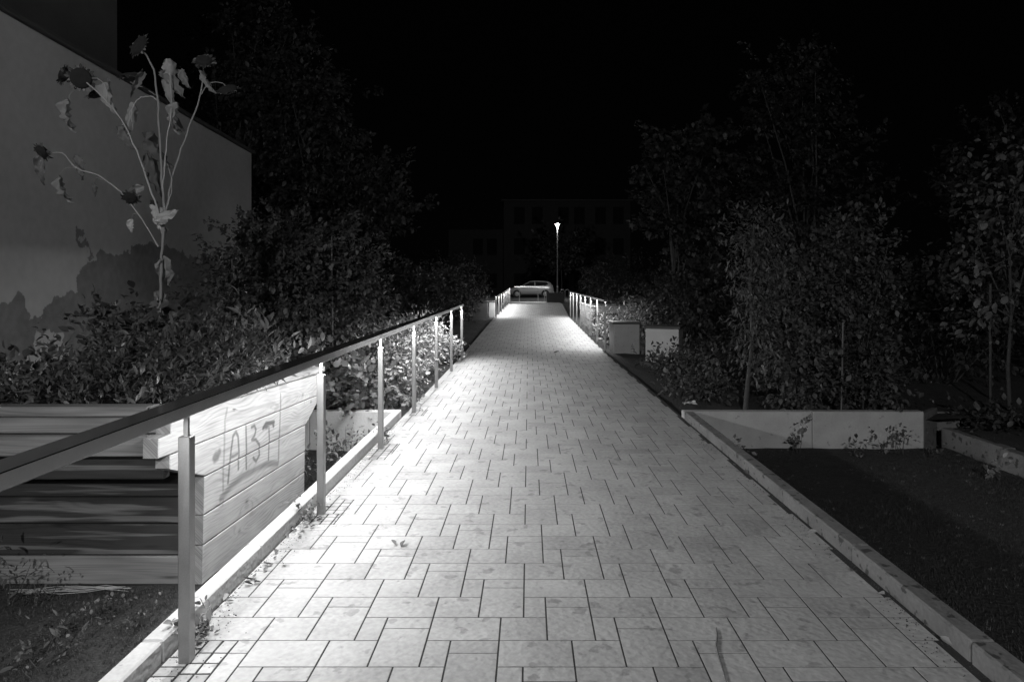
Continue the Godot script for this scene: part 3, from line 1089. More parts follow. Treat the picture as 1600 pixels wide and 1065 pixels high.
func build_lamp_and_car() -> void:
	street_lamp("tall lit street lamp on a slim metal pole near the parked car", Vector3(2.32, 0.47, -56), 6.1, 30.0)
	# the lamp whose light falls on everything that faces the viewer stands behind the viewer, at the near end of the path
	street_lamp("street lamp at the near end of the path, before the handrail begins", Vector3(-0.85, 0.0, 7.0), 4.5, 66.0)
	bicycle_stand_and_car()

func street_lamp(label: String, at: Vector3, hgt: float, energy: float) -> void:
	var t := thing("street_lamp", label, "street lamp", at, 0.0, "street lamps")
	var b := MB.new()
	b.lathe([Vector2(0.075, 0), Vector2(0.072, 1.0), Vector2(0.05, 1.05), Vector2(0.045, hgt - 0.35), Vector2(0.03, hgt - 0.2)], Vector3.ZERO, Vector3.UP, 14)
	obj("pole", b.mesh(), M.pole, t)
	var hd := MB.new()
	hd.lathe([Vector2(0.02, 0.2), Vector2(0.20, 0.12), Vector2(0.21, 0.09), Vector2(0.05, 0.086)], Vector3(0, hgt - 0.12, 0), Vector3.UP, 18)
	obj("hood", hd.mesh(), M.trim, t)
	var bulb := MB.new()
	bulb.lathe([Vector2(0.05, -0.15), Vector2(0.10, -0.12), Vector2(0.14, -0.02), Vector2(0.15, 0.07), Vector2(0.0, 0.075)], Vector3(0, hgt - 0.12, 0), Vector3.UP, 18)
	var bm := plain(0.9, 0.4)
	bm.emission_enabled = true
	bm.emission = Color(1, 1, 1)
	bm.emission_energy_multiplier = 6.0
	obj("lamp_bulb", bulb.mesh(), bm, t)
	var ol := OmniLight3D.new()
	ol.name = "lamp_light"
	ol.light_energy = energy
	ol.light_size = 0.12
	ol.omni_range = 60.0
	ol.omni_attenuation = 2.0
	ol.shadow_enabled = true
	ol.position = Vector3(0, hgt - 0.16, 0)
	t.add_child(ol)

func bicycle_stand_and_car() -> void:
	var bs := thing("bicycle_stand", "low tubular metal bicycle stand beside the street lamp", "bicycle stand", Vector3(2.7, 0.47, -52))
	for k in 2:
		var q := MB.new()
		var x := k * 0.36 - 0.18
		q.tube([Vector3(x - 0.14, 0, 0), Vector3(x - 0.14, 0.7, 0), Vector3(x - 0.1, 0.78, 0), Vector3(x + 0.1, 0.78, 0), Vector3(x + 0.14, 0.7, 0), Vector3(x + 0.14, 0, 0)], [0.022, 0.022, 0.022, 0.022, 0.022, 0.022], 7)
		obj("hoop", q.mesh(), M.pole, bs)
	# parked car, nose towards -x
	var c := thing("parked_car", "pale small hatchback parked across the end of the path", "car", Vector3(0.25, 0.47, -66))
	c.scale = Vector3.ONE * 1.05
	var st := [   # x, sill, belt, roof, half width low, half width top
		[-2.02, 0.34, 0.62, 0.64, 0.52, 0.45], [-1.92, 0.24, 0.72, 0.74, 0.74, 0.62], [-1.6, 0.2, 0.84, 0.87, 0.83, 0.70], [-1.05, 0.2, 0.95, 0.98, 0.86, 0.72],
		[-0.92, 0.2, 0.97, 1.03, 0.86, 0.72], [-0.15, 0.2, 0.98, 1.44, 0.87, 0.60], [0.3, 0.2, 0.99, 1.49, 0.87, 0.60], [0.9, 0.2, 1.01, 1.48, 0.87, 0.59], [1.5, 0.2, 1.03, 1.42, 0.86, 0.57],
		[1.72, 0.22, 1.03, 1.32, 0.84, 0.56], [1.92, 0.28, 1.0, 1.04, 0.79, 0.62], [2.0, 0.36, 0.8, 0.82, 0.72, 0.6]]
	var pts := []
	for s in st:
		var w: float = s[4]
		var wr: float = s[5]
		for q in [[0, s[1]], [w * 0.92, s[1]], [w, s[1] + 0.14], [w * 1.01, (s[1] + s[2]) * 0.55], [w * 0.97, s[2]], [wr, s[3] - 0.05], [wr * 0.8, s[3]], [0, s[3] + 0.02]]:
			pts.append(Vector3(s[0], q[1], q[0]))
	var body := MB.new()
	body.sheet(pts, 8)
	var pm := []
	for p: Vector3 in pts: pm.append(Vector3(p.x, p.y, -p.z))
	body.sheet(pm, 8)
	for e in [0, st.size() - 1]:
		var ring := []
		for k in 8: ring.append(pts[e * 8 + k])
		for k in 8: ring.append(pm[e * 8 + 7 - k])
		body.face(ring, Vector3(-1 if e == 0 else 1, 0, 0))
	obj("body", body.mesh(), M.paint, c)
	for sz in [1, -1]:
		for wdw in [[[-0.78, 1.02], [0.28, 1.04], [0.28, 1.40], [-0.12, 1.38]], [[0.36, 1.04], [1.3, 1.07], [1.52, 1.2], [1.36, 1.36], [0.36, 1.41]]]:
			var g := []
			for p in wdw:
				var f: float = (p[1] - 0.99) / 0.45
				g.append(Vector3(p[0], p[1], sz * (lerpf(0.856, 0.615, f) + 0.012)))
			var gb := MB.new()
			gb.face(g, Vector3(0, 0.3, sz))
			obj("side_window", gb.mesh(), M.pane, c)
		for hx in [0.12, 1.0]:
			obj("door_handle", one_box(Vector3(0.17, 0.03, 0.03), 0.008), M.paint, c, Vector3(hx, 0.9, sz * 0.87))
		obj("sill_trim", one_box(Vector3(2.0, 0.09, 0.03), 0.01), M.trim, c, Vector3(0.05, 0.27, sz * 0.865))
		obj("mirror", one_box(Vector3(0.12, 0.11, 0.16), 0.03), M.paint, c, Vector3(-0.62, 1.04, sz * 0.93))
		obj("headlight", one_box(Vector3(0.3, 0.13, 0.22), 0.05), M.glass_lamp, c, Vector3(-1.8, 0.69, sz * 0.66))
		obj("tail_light", one_box(Vector3(0.16, 0.3, 0.16), 0.04), M.tail, c, Vector3(1.86, 0.94, sz * 0.74))
		for wx in [-1.28, 1.26]:
			var ar := MB.new()
			ar.lathe([Vector2(0.37, 0.0), Vector2(0.37, 0.01), Vector2(0.0, 0.012)], Vector3(wx, 0.32, sz * 0.868), Vector3(0, 0, sz), 20)
			obj("wheel_arch", ar.mesh(), M.trim, c)
			var ty := MB.new()
			ty.lathe([Vector2(0.2, 0.08), Vector2(0.29, 0.085), Vector2(0.315, 0.06), Vector2(0.315, -0.08), Vector2(0.29, -0.1)], Vector3.ZERO, Vector3(0, 0, sz), 20)
			var wh := obj("wheel", ty.mesh(), M.tyre, c, Vector3(wx, 0.315, sz * 0.83))
			var ri := MB.new()
			ri.lathe([Vector2(0.0, 0.07), Vector2(0.05, 0.075), Vector2(0.19, 0.06), Vector2(0.205, 0.085)], Vector3.ZERO, Vector3(0, 0, sz), 20)
			obj("rim", ri.mesh(), M.alloy, wh)
	var ws := MB.new()
	ws.face([Vector3(-0.86, 1.06, -0.66), Vector3(-0.86, 1.06, 0.66), Vector3(-0.22, 1.43, 0.5), Vector3(-0.22, 1.43, -0.5)], Vector3(-1, 1, 0))
	obj("windscreen", ws.mesh(), M.pane, c, Vector3(-0.02, 0.025, 0))
	var rw := MB.new()
	rw.face([Vector3(1.9, 1.08, -0.58), Vector3(1.9, 1.08, 0.58), Vector3(1.74, 1.31, 0.48), Vector3(1.74, 1.31, -0.48)], Vector3(1, 0.5, 0))
	obj("rear_window", rw.mesh(), M.pane, c, Vector3(0.03, 0.012, 0))
	obj("bumper", one_box(Vector3(0.2, 0.24, 1.5), 0.07), M.paint, c, Vector3(-1.93, 0.42, 0))
	obj("bumper", one_box(Vector3(0.2, 0.26, 1.55), 0.07), M.paint, c, Vector3(1.93, 0.46, 0))

# ---------------------------------------------------------------- the sunflower
func build_sunflower() -> void:
	var Z := 4.9
	var at := P(252, 602, Z)
	var t := thing("sunflower", "tall withered sunflower with drooping leaves before the plastered wall", "plant", at)
	var r := RandomNumberGenerator.new()
	r.seed = 77
	var Q := func(x: float, y: float, dz := 0.0) -> Vector3: return P(x, y, Z + dz) - at
	var line := func(nm: String, p: Array, r0: float, r1: float, mat: Material) -> void:
		var pts := []
		var rad := []
		var cv := Curve3D.new()
		for k in p.size():
			var q: Array = p[k]
			cv.add_point(Q.call(q[0], q[1], q[2] if q.size() > 2 else 0.0))
		for k in p.size():
			var a: Vector3 = cv.get_point_position(maxi(k - 1, 0))
			var b: Vector3 = cv.get_point_position(mini(k + 1, p.size() - 1))
			cv.set_point_in(k, (a - b) * 0.16)
			cv.set_point_out(k, (b - a) * 0.16)
		var m := p.size() * 4
		for k in m + 1:
			pts.append(cv.sample_baked(cv.get_baked_length() * k / m, true) + (rdir(r) * 0.004 if k > 0 and k < m else Vector3.ZERO))
			rad.append(lerpf(r0, r1, float(k) / m) * (0.85 + 0.3 * r.randf()) * 0.68)
		var bb := MB.new()
		bb.tube(pts, rad, 7)
		obj(nm, bb.mesh(), mat, t)
	line.call("stem", [[252, 606], [250, 520], [251, 440], [253, 380], [256, 330], [252, 270], [248, 200], [246, 150], [240, 112], [230, 88], [221, 78]], 0.020, 0.009, M.stem)
	line.call("branch", [[250, 340], [226, 270], [203, 213, -0.05], [176, 168, -0.1], [150, 142, -0.12], [128, 124, -0.12]], 0.011, 0.006, M.pale_stem)
	line.call("branch", [[247, 385], [216, 335, -0.1], [190, 302, -0.15], [150, 272, -0.18], [118, 262, -0.2], [98, 240, -0.2], [72, 240, -0.2]], 0.009, 0.005, M.pale_stem)
	line.call("branch", [[258, 335], [274, 258, 0.05], [300, 186, 0.05], [313, 148, 0.05], [317, 104, 0.02]], 0.012, 0.006, M.stem)
	line.call("branch", [[313, 148, 0.05], [328, 130, 0.05], [346, 130, 0.05], [357, 138, 0.05]], 0.006, 0.004, M.stem)
	line.call("branch", [[247, 158], [236, 151], [218, 153, -0.04], [206, 170, -0.06], [205, 190, -0.06]], 0.007, 0.004, M.pale_stem)
	line.call("branch", [[254, 300], [258, 240, -0.03], [262, 205, -0.03], [268, 165, -0.03], [264, 112, -0.02]], 0.008, 0.004, M.pale_stem)
	line.call("branch", [[246, 150], [225, 138, 0.05], [203, 128, 0.08]], 0.006, 0.004, M.stem)
	line.call("leaf_stalk", [[128, 124, -0.12], [150, 122, -0.1], [163, 132, -0.1], [168, 160, -0.1]], 0.004, 0.003, M.pale_stem)
	line.call("leaf_stalk", [[140, 134, -0.1], [122, 138, -0.06], [110, 146, -0.02], [108, 157, -0.02]], 0.003, 0.002, M.pale_stem)
	line.call("leaf_stalk", [[118, 262, -0.2], [104, 262, -0.15], [96, 268, -0.08], [95, 277, -0.02]], 0.003, 0.002, M.pale_stem)
	line.call("leaf_stalk", [[160, 280, -0.18], [150, 278, -0.1], [146, 287, -0.02]], 0.003, 0.002, M.pale_stem)
	line.call("leaf_stalk", [[216, 335, -0.1], [208, 334, -0.06], [205, 344, -0.02]], 0.003, 0.002, M.pale_stem)
	line.call("leaf_stalk", [[256, 330], [268, 300], [266, 270], [260, 255]], 0.004, 0.003, M.pale_stem)
	var head := func(x: float, y: float, dz: float, rad: float, face: Vector3) -> void:
		var b := MB.new()
		b.lathe([Vector2(0.0, -0.03), Vector2(rad * 0.6, -0.02), Vector2(rad, 0.0), Vector2(rad * 0.9, 0.02), Vector2(rad * 0.5, 0.03), Vector2(0, 0.026)], Vector3.ZERO, face, 18)
		var hd := obj("flower_head", b.mesh(), M.seed_head, t, Q.call(x, y, dz))
		face = face.normalized()
		var s := face.cross(Vector3(0.2, 1, 0.1)).normalized()
		var u := face.cross(s)
		var xf := []
		var cols := PackedFloat32Array()
		for k in 34:
			var a := TAU * k / 34.0 + r.randfn() * 0.08
			var o := s * cos(a) + u * sin(a)
			xf.append(Transform3D(aim(o + face * r.randf_range(-0.3, 0.9), face, r.randf_range(0.018, 0.042)), o * rad * 0.92))
			cols.append(r.randf_range(0.02, 0.3) * r.randf())
		scatter("bracts", hd, LEAF.oval, M.dry, xf, cols)
	head.call(218, 72, 0.0, 0.078, Vector3(-0.5, 0.35, 0.8))
	head.call(126, 122, -0.12, 0.07, Vector3(0.35, -0.3, 0.9))
	head.call(100, 117, -0.06, 0.055, Vector3(-0.8, 0.3, 0.4))
	head.call(150, 146, 0.06, 0.055, Vector3(0.2, -0.8, -0.3))
	head.call(318, 96, 0.02, 0.055, Vector3(0.2, 0.5, 0.6))
	head.call(356, 141, 0.05, 0.066, Vector3(-0.1, 0.75, 0.55))
	head.call(204, 120, 0.09, 0.07, Vector3(-0.1, 0.9, 0.3))
	head.call(204, 308, -0.16, 0.042, Vector3(0.15, -0.75, 0.6))
	head.call(66, 236, -0.2, 0.045, Vector3(-0.4, -0.6, 0.6))
	# withered leaves: x, y of the stalk end, direction in the picture plane, length, tone
	var lv := [[66, 240, -0.05, -1.0, 0.19, 0.14], [118, 242, 0.1, -1.0, 0.15, 0.13], [95, 275, 0.1, -1.0, 0.17, 0.2], [108, 155, -0.2, -1.0, 0.2, 0.22], [168, 128, 0.25, -1.0, 0.21, 0.24], [206, 160, -0.1, -1.0, 0.2, 0.24], [190, 196, 0.3, -0.9, 0.16, 0.12], [262, 92, 0.1, -0.9, 0.16, 0.26], [250, 112, 0.6, -0.8, 0.2, 0.12], [282, 108, 0.25, -0.8, 0.12, 0.16], [258, 118, 0.35, -1.0, 0.2, 0.2], [278, 160, -0.35, -0.95, 0.2, 0.22], [262, 175, 0.5, -0.7, 0.17, 0.1], [236, 320, 0.3, -1.0, 0.21, 0.36], [224, 290, -0.6, -0.4, 0.13, 0.24], [205, 342, -0.1, -1.0, 0.09, 0.4], [238, 205, 0.15, -1.0, 0.24, 0.08], [230, 240, 0.3, -1.0, 0.28, 0.08], [318, 110, 0.3, -1.0, 0.14, 0.18], [224, 112, -0.3, -1.0, 0.17, 0.13], [146, 285, -0.1, -1.0, 0.09, 0.1], [252, 400, 0.1, -1.0, 0.22, 0.22], [246, 455, -0.25, -1.0, 0.22, 0.2], [256, 480, 0.2, -1.0, 0.24, 0.16], [240, 345, 0.5, 0.2, 0.18, 0.36]]
	for q in lv:
		var zdir := Vector3(q[2], q[3], r.randf_range(-0.3, 0.35)).normalized()
		var face2 := Vector3(r.randfn() * 0.45, 0.15, 1.0 + r.randf() * 0.3).normalized()
		var m := StandardMaterial3D.new()
		m.albedo_color = grey(q[5] * 1.0)
		m.roughness = 0.75
		m.cull_mode = BaseMaterial3D.CULL_DISABLED
		m.backlight_enabled = true
		m.backlight = grey(0.03)
		var o := obj("leaf", LEAF["withered%d" % (r.randi() % 4)], m, t, Q.call(q[0], q[1], r.randf_range(-0.08, 0.06)))
		var bs := aim(zdir, face2, q[4] * 1.12)
		bs.x *= r.randf_range(0.42, 0.8)
		o.basis = bs

# ---------------------------------------------------------------- gardens
func build_left_garden() -> void:
	var r := RandomNumberGenerator.new()
	r.seed = 31
	# low shrubs in the raised timber bed
	var bed := [[20, 632, 3.9, 0.42, 0.15, "lance"], [95, 632, 3.95, 0.4, 0.2, "lance"], [160, 632, 4.0, 0.38, 0.36, "lance"], [225, 625, 4.1, 0.36, 0.34, "lance"], [290, 615, 4.3, 0.36, 0.32, "lance"], [345, 600, 4.55, 0.34, 0.34, "lance"], [180, 605, 4.7, 0.42, 0.55, "oval"], [285, 590, 4.9, 0.45, 0.42, "oval"], [360, 580, 5.2, 0.4, 0.42, "lance"], [60, 610, 4.7, 0.5, 0.2, "oval"]]
	var words := ["spreading dark shrub at the outer end of the timber bed", "dark lance-leaved shrub hanging over the timber cap board", "bushy lance-leaved shrub below the edge of the large darker patch", "lance-leaved shrub just in front of the sunflower stem", "leafy shrub between the sunflower and the handrail", "shrub touching the dark upper edge of the handrail", "broad-leaved shrub against the darker plaster patch", "leafy shrub growing round the sunflower's foot", "low shrub at the inner corner of the timber bed", "low broad-leaved shrub at the foot of the plastered wall"]
	for k in bed.size():
		var q: Array = bed[k]
		var at := P(q[0], q[1], q[2])
		at.y = 0.72
		var hgt: float = q[4]
		plant("low_shrub", words[k], "shrub", "shrubs in the raised timber bed", at, [[Vector3(0, hgt * 0.5, 0), Vector3(q[3], hgt * 0.55, 0.32)], [Vector3(0.1, hgt * 0.75, 0.05), Vector3(q[3] * 0.6, hgt * 0.45, 0.22)]], 1050, 0.056, q[5], 0.028, 0.12, 100 + k, {"mat": "gloss_leaf", "stems": 6, "rise": 0.7, "hang": 0.15, "per": 16, "stem_r": 0.005})
	var gx0 := P(385, 545, 5.4)
	plant("tall_grass", "pale feathery grass clump beyond the timber bed", "plant", "", Vector3(gx0.x, 0.70, gx0.z), [[Vector3(0, 0.2, 0), Vector3(0.3, 0.28, 0.2)]], 500, 0.10, "lance", 0.10, 0.26, 133, {"rise": 1.2, "hang": 0.5, "per": 10, "stem_r": 0.003, "stems": 10})
	# hornbeam screen beyond the bay
	var hd := [[385, 8.6, 0.75, 2.25, "dark leafy screen shrub overlapping the end of the house wall"], [460, 8.9, 0.75, 2.15, "dark leafy screen shrub with thin pale canes behind the bay"], [535, 9.3, 0.62, 2.15, "leafy screen shrub whose side is lit above the handrail"], [430, 10.3, 0.9, 2.5, "tall dark shrub standing behind the leafy screen"]]
	for k in hd.size():
		var q: Array = hd[k]
		var at := P(q[0], 640, q[1])
		at.y = 0.0
		plant("screen_shrub", q[4], "shrub", "leafy screen behind the handrail", at, [[Vector3(0, q[3] * 0.45, 0), Vector3(q[2], q[3] * 0.5, 0.65)], [Vector3(0.1, q[3] * 0.75, 0), Vector3(q[2] * 0.75, q[3] * 0.32, 0.5)]], 7000, 0.066, "oval", 0.03, 0.10, 200 + k, {"stems": 9, "stem_r": 0.013, "per": 22})
	for q in [[518, 368, 445, 8.9], [443, 388, 415, 8.75], [362, 392, 440, 8.4], [372, 398, 440, 8.45]]:
		var b := MB.new()
		var top := P(q[0], q[1], q[3])
		var bot := Vector3(top.x + 0.02, 0.0, top.z)
		b.tube([Vector3.ZERO, top - bot], [0.010, 0.008], 6)
		solo("garden_cane", b.mesh(), M.cane, "thin pale garden cane standing in the leafy screen", "cane", bot, "canes in the leafy screen")
	# brightly lit plants along the strip light
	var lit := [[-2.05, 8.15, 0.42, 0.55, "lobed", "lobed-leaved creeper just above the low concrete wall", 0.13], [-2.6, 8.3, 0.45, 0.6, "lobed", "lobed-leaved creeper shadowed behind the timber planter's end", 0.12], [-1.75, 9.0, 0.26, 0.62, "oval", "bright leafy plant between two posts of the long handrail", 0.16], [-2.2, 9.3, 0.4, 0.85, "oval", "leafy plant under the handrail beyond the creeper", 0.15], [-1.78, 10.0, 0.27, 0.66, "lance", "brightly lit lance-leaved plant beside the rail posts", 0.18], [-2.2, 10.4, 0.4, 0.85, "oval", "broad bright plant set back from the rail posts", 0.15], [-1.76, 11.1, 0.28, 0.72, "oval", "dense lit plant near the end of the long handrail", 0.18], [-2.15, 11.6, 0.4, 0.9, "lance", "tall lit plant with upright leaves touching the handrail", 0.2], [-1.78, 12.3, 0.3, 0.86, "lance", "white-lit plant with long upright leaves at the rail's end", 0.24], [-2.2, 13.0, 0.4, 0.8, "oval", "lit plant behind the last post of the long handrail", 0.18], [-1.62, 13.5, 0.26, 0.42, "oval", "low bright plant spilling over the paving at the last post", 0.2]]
	for k in lit.size():
		var q: Array = lit[k]
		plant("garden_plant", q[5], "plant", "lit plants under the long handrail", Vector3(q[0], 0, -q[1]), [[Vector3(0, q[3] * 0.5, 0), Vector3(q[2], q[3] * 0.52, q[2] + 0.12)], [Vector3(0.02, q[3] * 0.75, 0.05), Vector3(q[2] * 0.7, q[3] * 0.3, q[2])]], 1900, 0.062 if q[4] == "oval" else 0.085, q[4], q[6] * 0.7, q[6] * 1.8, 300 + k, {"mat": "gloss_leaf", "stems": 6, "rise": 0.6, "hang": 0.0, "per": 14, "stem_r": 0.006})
	# ground cover by the wall and weeds in the bay
	var g := plant("ivy_mat", "flat ivy and dry stalks on the soil behind the low wall", "ground cover", "", Vector3(-1.95, 0, -8.9), [[Vector3(0, 0.05, 0.3), Vector3(0.5, 0.05, 1.1)]], 900, 0.06, "lobed", 0.07, 0.2, 350, {"stems": 4, "per": 8})
	var wb := [[525, 700, 7.0, 0.16, "small bushy weed before the lightened concrete wall"], [545, 690, 7.3, 0.22, "thin upright weed beside the lightened concrete wall"], [505, 712, 6.6, 0.2, "low weed in the corner behind the timber planter"], [485, 730, 6.3, 0.2, "dark weed squeezed behind the second rail post"]]
	for k in wb.size():
		var q: Array = wb[k]
		var at := P(q[0], q[1], q[2])
		at.y = -0.34
		plant("weed", q[4], "weed", "weeds in the bay", at, [[Vector3(0, q[3], 0), Vector3(0.12, q[3] * 0.9, 0.12)]], 100, 0.05, "oval", 0.08, 0.2, 360 + k, {"stems": 5, "per": 9, "rise": 0.8, "hang": 0.2, "stem_r": 0.004})
	# small plants on the near lawn
	var nl := [[88, 1018, 0.16, "lance", "leafy rosette weed on the near lawn"], [20, 868, 0.22, "wisp", "dry wispy weed leaning at the timber front"], [75, 905, 0.1, "oval", "small weed at the foot of the timber front"], [175, 960, 0.05, "oval", "tiny clover patch in the near grass"], [110, 985, 0.05, "oval", "clover patch beside the leafy rosette weed"], [215, 985, 0.05, "oval", "clover patch close to the pale kerb"], [60, 1045, 0.06, "oval", "broad clover patch in front of the rosette weed"]]
	for k in nl.size():
		var q: Array = nl[k]
		var z: float = (H - LAWN_L) * F / (q[1] - CY)
		var at := P(q[0], q[1], minf(z, 3.62))
		at.y = LAWN_L
		plant("lawn_weed", q[4], "weed", "weeds on the near lawn", at, [[Vector3(0, q[2] * 0.5, 0), Vector3(0.12, q[2] * 0.5, 0.10)]], 60, 0.02 if q[3] == "oval" else 0.045, "lance" if q[3] == "wisp" else q[3], 0.03, 0.09, 380 + k, {"stems": 4, "per": 7, "rise": 0.7, "hang": 0.1, "stem_r": 0.003})

func build_right_garden() -> void:
	var at := P(1165, 642, 8.2)
	at.y = 0.0
	var tp := [Vector3.ZERO, Vector3(0.03, 0.35, 0), Vector3(0.08, 0.8, 0), Vector3(0.06, 1.5, 0), Vector3(0.1, 2.2, 0)]
	plant("sapling", "slender sapling with narrow leaves on a bent trunk behind the concrete wall", "tree", "", at, [[Vector3(0.15, 1.25, 0), Vector3(0.34, 0.85, 0.35)], [Vector3(0.1, 2.0, 0), Vector3(0.32, 0.45, 0.3)]], 3600, 0.07, "lance", 0.03, 0.085, 400, {"trunk": [tp, 0.032], "stems": 10, "per": 16, "rise": 0.3, "hang": -0.3})
	var sh := [[1260, 8.8, 0.7, 2.0, "rounded dark shrub beside the slender sapling"], [1330, 8.9, 0.62, 2.35, "tall dark shrub carrying a thin pale stake"], [1250, 8.2, 0.45, 0.85, "low leafy shrub at the top of the concrete wall"], [1350, 8.3, 0.5, 0.6, "low dark shrub spreading past the thin stake"]]
	for k in sh.size():
		var q: Array = sh[k]
		var p := P(q[0], 640, q[1])
		p.y = 0.0
		plant("garden_shrub", q[4], "shrub", "shrubs behind the concrete wall", p, [[Vector3(0, q[3] * 0.48, 0), Vector3(q[2], q[3] * 0.5, 0.55)], [Vector3(0.05, q[3] * 0.78, 0), Vector3(q[2] * 0.8, q[3] * 0.3, 0.4)]], 5600 if k < 2 else 2200, 0.064, "oval", 0.022, 0.085, 410 + k, {"stems": 8, "stem_r": 0.011, "per": 20})
	var b := MB.new()
	b.tube([Vector3.ZERO, Vector3(0.02, 1.05, 0)], [0.011, 0.010], 6)
	var sp := P(1315, 640, 8.0)
	solo("plant_stake", b.mesh(), M.cane, "thin pale plant stake standing just behind the concrete wall", "stake", Vector3(sp.x, 0, sp.z))
	# sapling at the far right
	var a2 := P(1578, 640, 8.3)
	a2.y = 0.0
	plant("sapling", "loose sapling with large pale leaves beyond the edging kerb", "tree", "", a2, [[Vector3(-0.25, 1.75, 0), Vector3(0.6, 0.5, 0.5)], [Vector3(0.1, 2.5, 0), Vector3(0.7, 0.8, 0.5)], [Vector3(-0.35, 1.1, 0), Vector3(0.25, 0.25, 0.3)]], 1300, 0.09, "oval", 0.01, 0.12, 420, {"trunk": [[Vector3.ZERO, Vector3(-0.02, 0.5, 0), Vector3(0.02, 1.1, 0), Vector3(0.0, 1.8, 0), Vector3(0.1, 2.6, 0)], 0.026], "stems": 14, "per": 9})
	var tw := MB.new()
	tw.tube([Vector3(-1.25, 1.42, 0.1), Vector3(-0.7, 1.40, 0.05), Vector3(0.0, 1.46, 0)], [0.004, 0.008, 0.012], 5)
	var stk := MB.new()
	stk.tube([Vector3.ZERO, Vector3(0.0, 1.5, 0)], [0.016, 0.016], 6)
	var sk := P(1548, 640, 8.25)
	solo("plant_stake", stk.mesh(), M.bark, "short dark stake standing beside the loose sapling", "stake", Vector3(sk.x, 0, sk.z))
	# low plants between the path and the blocks
	var lp := [[2.2, 9.0, 0.4, 0.3, "low ground plant at the top of the concrete wall's path end"], [2.5, 10.2, 0.55, 0.42, "low dark plant along the paving's soil edge"], [2.35, 11.5, 0.5, 0.45, "dark plant halfway between the wall and the blocks"], [3.3, 12.0, 0.5, 0.35, "dark plant growing against the turned block"], [3.8, 13.2, 0.6, 0.6, "dark plant beside the turned block's far face"], [3.1, 9.6, 0.6, 0.5, "low dark plant behind the bent sapling"]]
	for k in lp.size():
		var q: Array = lp[k]
		plant("bed_plant", q[4], "plant", "low plants before the blocks", Vector3(q[0], 0, -q[1]), [[Vector3(0, q[3] * 0.45, 0), Vector3(q[2], q[3] * 0.5, 0.55)]], 800, 0.07, "oval", 0.03, 0.08, 430 + k, {"stems": 5, "per": 12, "rise": 0.6, "hang": 0.1})
	# lit plants under the far railing
	var fl := [[2.15, 17.2, 0.3, 0.5, "bright plant behind the first post past the blocks"], [2.2, 18.8, 0.35, 0.55, "bright plant behind the second post past the blocks"], [2.7, 17.6, 0.5, 0.9, "spreading lit shrub above the capped block"], [3.4, 17.4, 0.55, 0.9, "grassy lit shrub above the turned block"], [2.15, 20.4, 0.3, 0.5, "bright plant before the unlettered timber planter"], [2.9, 19.6, 0.5, 0.9, "lit shrub set back before the unlettered planter"]]
	for k in fl.size():
		var q: Array = fl[k]
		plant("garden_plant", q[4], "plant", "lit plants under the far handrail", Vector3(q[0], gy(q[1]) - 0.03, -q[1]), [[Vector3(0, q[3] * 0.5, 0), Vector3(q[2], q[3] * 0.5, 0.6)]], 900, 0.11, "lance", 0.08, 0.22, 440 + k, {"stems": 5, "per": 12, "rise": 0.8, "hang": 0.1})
	for q in [[5.2, 7.75, 0.4, 0.22, "low weedy plant on the bed beside the wall's stepped end"], [5.9, 7.5, 0.5, 0.25, "low weedy plant spreading on the bed past the wall's stepped end"], [5.6, 6.6, 0.45, 0.18, "low weedy plant on the bed behind the edging kerb"], [6.8, 8.3, 0.6, 0.3, "low weedy plant under the loose pale-leaved sapling"]]:
		plant("bed_weed", q[4], "weed", "weedy plants behind the edging kerb", Vector3(q[0], -0.13, -q[1]), [[Vector3(0, q[3] * 0.5, 0), Vector3(q[2], q[3] * 0.5, 0.4)]], 500, 0.06, "oval", 0.012, 0.05, 480 + int(q[0] * 10.0), {"stems": 4, "per": 9, "rise": 0.6, "hang": 0.1})
	# weeds against the wall
	var wd := [[1245, 696, 7.45, 0.17, "spindly dark weed in front of the panel joint"], [1380, 694, 7.45, 0.2, "dark seed-spiked weed before the second wall panel"], [1405, 696, 7.4, 0.14, "slanting weed next to the seed-spiked weed"], [1455, 704, 7.2, 0.08, "low leafy debris weed at the wall's corner"], [1340, 700, 7.3, 0.05, "flat weed at the base of the second wall panel"], [1550, 735, 6.4, 0.12, "pale-leaved weed against the edging kerb"]]
	for k in wd.size():
		var q: Array = wd[k]
		var p := P(q[0], q[1], q[2])
		p.y = LAWN_R
		plant("wall_weed", q[4], "weed", "weeds along the concrete wall", p, [[Vector3(0, q[3], 0), Vector3(0.10, q[3], 0.09)]], 46, 0.05, "oval", 0.03, 0.10 if k < 5 else 0.3, 460 + k, {"stems": 5, "per": 8, "rise": 0.9, "hang": 0.2, "stem_r": 0.004})

